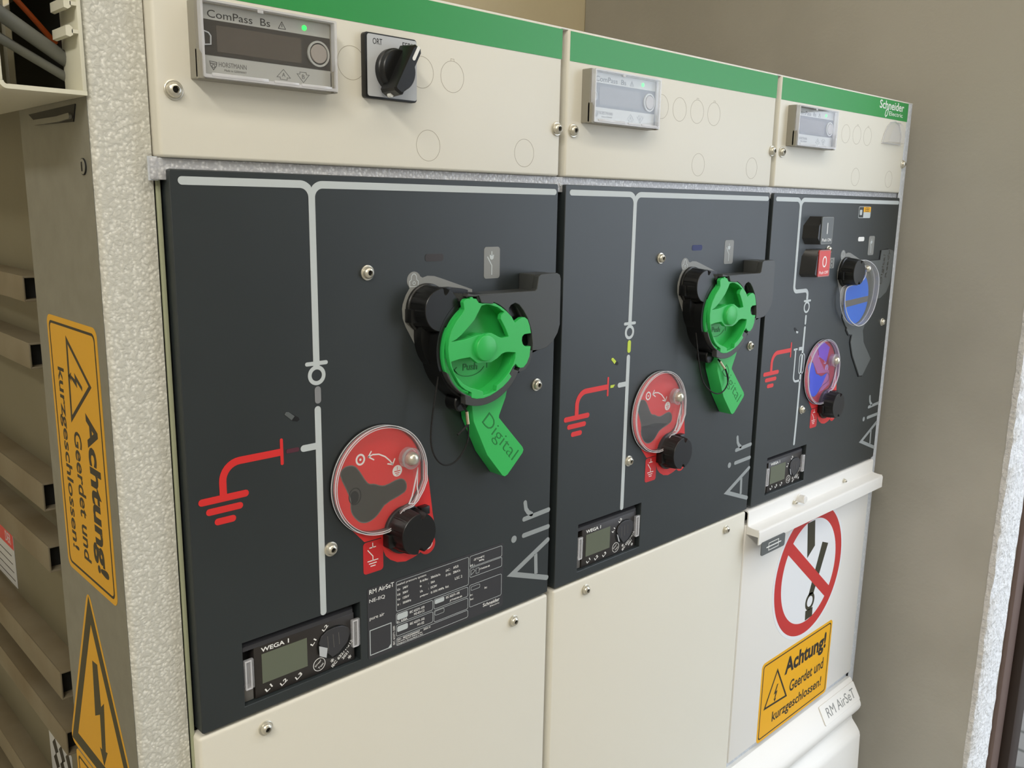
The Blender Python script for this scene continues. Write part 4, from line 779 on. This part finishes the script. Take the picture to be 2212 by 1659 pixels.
for k in range(2):
    t = thing('rotary_handle', hlab[k], 'handle', (243, 0, 82), k, 'green switch handles')
    b_ = B(k)
    b_.poly(circ(243, 130, 43.6, n=80), 0.1, 19.6, [circ(243, 130, 40.5, n=60)[::-1]])
    b_.poly(circ(228, 142, 36, 70, 235, 30)+[(230, 120)], .1, 9.5); b_.lathe(232, 84, [(8, .1), (8, 12), (7, 13)], 24); b_.build('socket_body', M['black'], t)
    # dark plate with the arm
    pl = [(226, 172.6), (227, 175), (235, 173.4), (302, 173.1), (304.2, 174.6), (306.1, 185), (309.1, 186.8), (328.8, 187), (332.2, 185.4), (333.6, 182), (334, 142), (331.4, 134.6), (325.8, 127.6), (317.6, 122.7), (307.2, 121.4), (296, 122), (292.5, 118)]+circ(243, 130, 48, -20, -112, 28)+[(224.4, 93)]+circ(243, 130, 41.5, -118, -158, 12)+circ(243, 128.6, 39.2, -156, -30, 30)+[(281, 107), (286, 105.5), (292, 107), (297, 112), (300, 120), (300.4, 128), (298.4, 140), (294, 150), (288.5, 157.5), (283.5, 162.4), (279, 164.3), (274.2, 162.9), (271.5, 160)]+circ(243, 128.6, 39.4, 42, 98, 16)+[(237, 172)]
    b_ = B(k); b_.poly(pl, 19, 25.2, bev=.4); po = b_.build('handle_plate', M['plate'], t)
    b_ = B(k); b_.box(306.4, 333.4, 140, 186.4, .2, 19.4, 1.2); b_.poly([(222, 171), (226, 174.4), (235, 172.8), (306.6, 172.6), (306.6, 150), (292, 150), (281, 166)]+circ(243, 129, 41, 60, 118, 12), .2, 19.4); b_.build('arm_root', M['plate'], po)
    b_ = B(k); b_.poly([(237, 173), (254, 172.6), (252.8, 165.5), (240, 167)], 25, 26.6, bev=.3); b_.build('arm_stop', M['plate'], po)
    b_ = B(k); b_.poly(circ(272, 133, 31, -48, 96, 20)+circ(243, 128.6, 39.8, 50, -28, 20), 16, 17.2); b_.build('slot_floor', M['black'], po)
    b_ = B(k); b_.lathe(289.6, 132, [(3.8, 17.2), (3.8, 19.5), (3.2, 20)], 24); b_.build('slot_screw', M['black'], po)
    # green dial
    b_ = B(k); b_.poly(RING, 21.2, 25.6, [HOLU[::-1], HOLL[::-1]], bev=.35); go = b_.build('dial_ring', M['gplast'], t)
    b_ = B(k); b_.poly(circ(243, 128.6, 39.4, n=80), 11.0, 21.6, [circ(243, 128.6, 37.4, n=80)[::-1]]); b_.poly(circ(243, 128.6, 38.5, n=80), 10, 11.4); b_.build('dial_bowl', M['gplast'], t)
    b_ = B(k)
    b_.lathe(244.2, 130.2, [(10.9, 11), (10.9, 27.8), (10.3, 29), (10, 29.2)], 56); b_.build('hub', M['gplast'], t)
    b_ = B(k); b_.loft([([(206.6, 123), (225, 123.2), (238, 120), (238, 139.5), (225, 138), (206.6, 138)], 11), ([(207.2, 124.6), (225, 125), (238, 121.6), (238, 139), (225, 137.4), (207.2, 137)], 21.5)])
    b_.loft([([(207.2, 134.6), (226, 135.2), (236, 138.6), (236, 140.4), (225, 137.8), (207.2, 137.2)], 21), ([(208, 135.4), (226, 136), (235, 139), (235, 140), (225, 137.4), (208, 136.8)], 25.4)])
    b_.loft([([(281, 122.2), (281, 137.2), (264, 136.4), (252, 140), (252, 118), (264, 122.6)], 11), ([(279, 123.6), (279, 136), (264, 135.4), (252, 138.4), (252, 120), (264, 123.8)], 25.4)]); b_.build('spoke', M['gplast'], t)
    b_ = B(k); b_.text('Push', 233.4, 109.8, 249.4, 115.6, 11.4, 11.7, rot=-3, bold=.02)
    b_.stroke([(224.5, 110.5)]+[(240.8+17*math.cos(math.radians(a)), 114.5-9.6*math.sin(math.radians(a))) for a in range(165, 12, -12)], .6, 11.4, 11.7); b_.stroke([(260, 110), (260, 117)], .8, 11.4, 11.7); b_.stroke([(226.8, 113.6), (224.3, 111.6), (227, 109)], .7, 11.4, 11.7); b_.build('embossed_lettering', M['darkgreen'], t)
    # lever with the word Digital
    lv = [(236.6, 92), (279, 92), (277, 83.4), (269.6, 68.4), (269.4, 66.2), (299, 34.6), (300.4, 31.6), (299.2, 29), (281, 12.6), (277.6, 11.6), (274.8, 13), (256, 35.4), (240.2, 67.4)]
    b_ = B(k); b_.loft([([(p[0]+(1.2 if p[0] < 258 else 0), p[1]) for p in lv], 1.2), (lv, 16.6), ([(262+(p[0]-262)*.975, 50+(p[1]-50)*.985) for p in lv], 17.5)]); lo = b_.build('lever', M['gplast'], t)
    b_ = B(k); b_.text('Digital', 243.4, 40, 297.2, 55, 17.5, 17.72, rot=-48.5, bold=-.015); b_.build('embossed_lettering', M['darkgreen'], lo)
    # tether cord
    if k == 0:
        C = [(208, 121, 14), (204, 105, 15), (198.6, 82, 16), (196, 62, 16), (197.6, 50, 16), (202.3, 41, 16), (209.3, 35.2, 16), (217.3, 34, 16), (224.4, 37.4, 17), (230.9, 47, 19), (232.6, 58, 21), (230.4, 68, 22)]
        fe = [(230.4, 67.6, 22), (229.8, 78, 21)]; tl = [(230, 67, 22), (225, 63, 21.4), (220.2, 60, 21)]
    else:
        C = [(199.6, 113, 14), (200.2, 95, 17), (202.4, 76.6, 19), (208.2, 60.5, 20), (217.7, 51, 20), (232, 43, 21), (243.9, 41.3, 21), (253, 45, 21), (258.3, 52.2, 21), (257.2, 61.3, 21), (249.6, 68.8, 21)]
        fe = [(249, 69.4, 21), (240, 78.4, 20)]; tl = [(256.4, 55, 21.6), (254.8, 62, 21.8), (249.6, 69, 21.4)]
    b_ = B(k); b_.tube(C, .75); b_.tube([(fe[1][0], fe[1][1], fe[1][2]), (fe[1][0]+.5, fe[1][1]+6, fe[1][2]-8)], .9); b_.tube(tl, 1.0); co = b_.build('tether_cord', M['cord'], t, 60)
    b_ = B(k); b_.tube(fe, 1.35, smooth=False); b_.build('ferrule', M['brass'], co, 60)
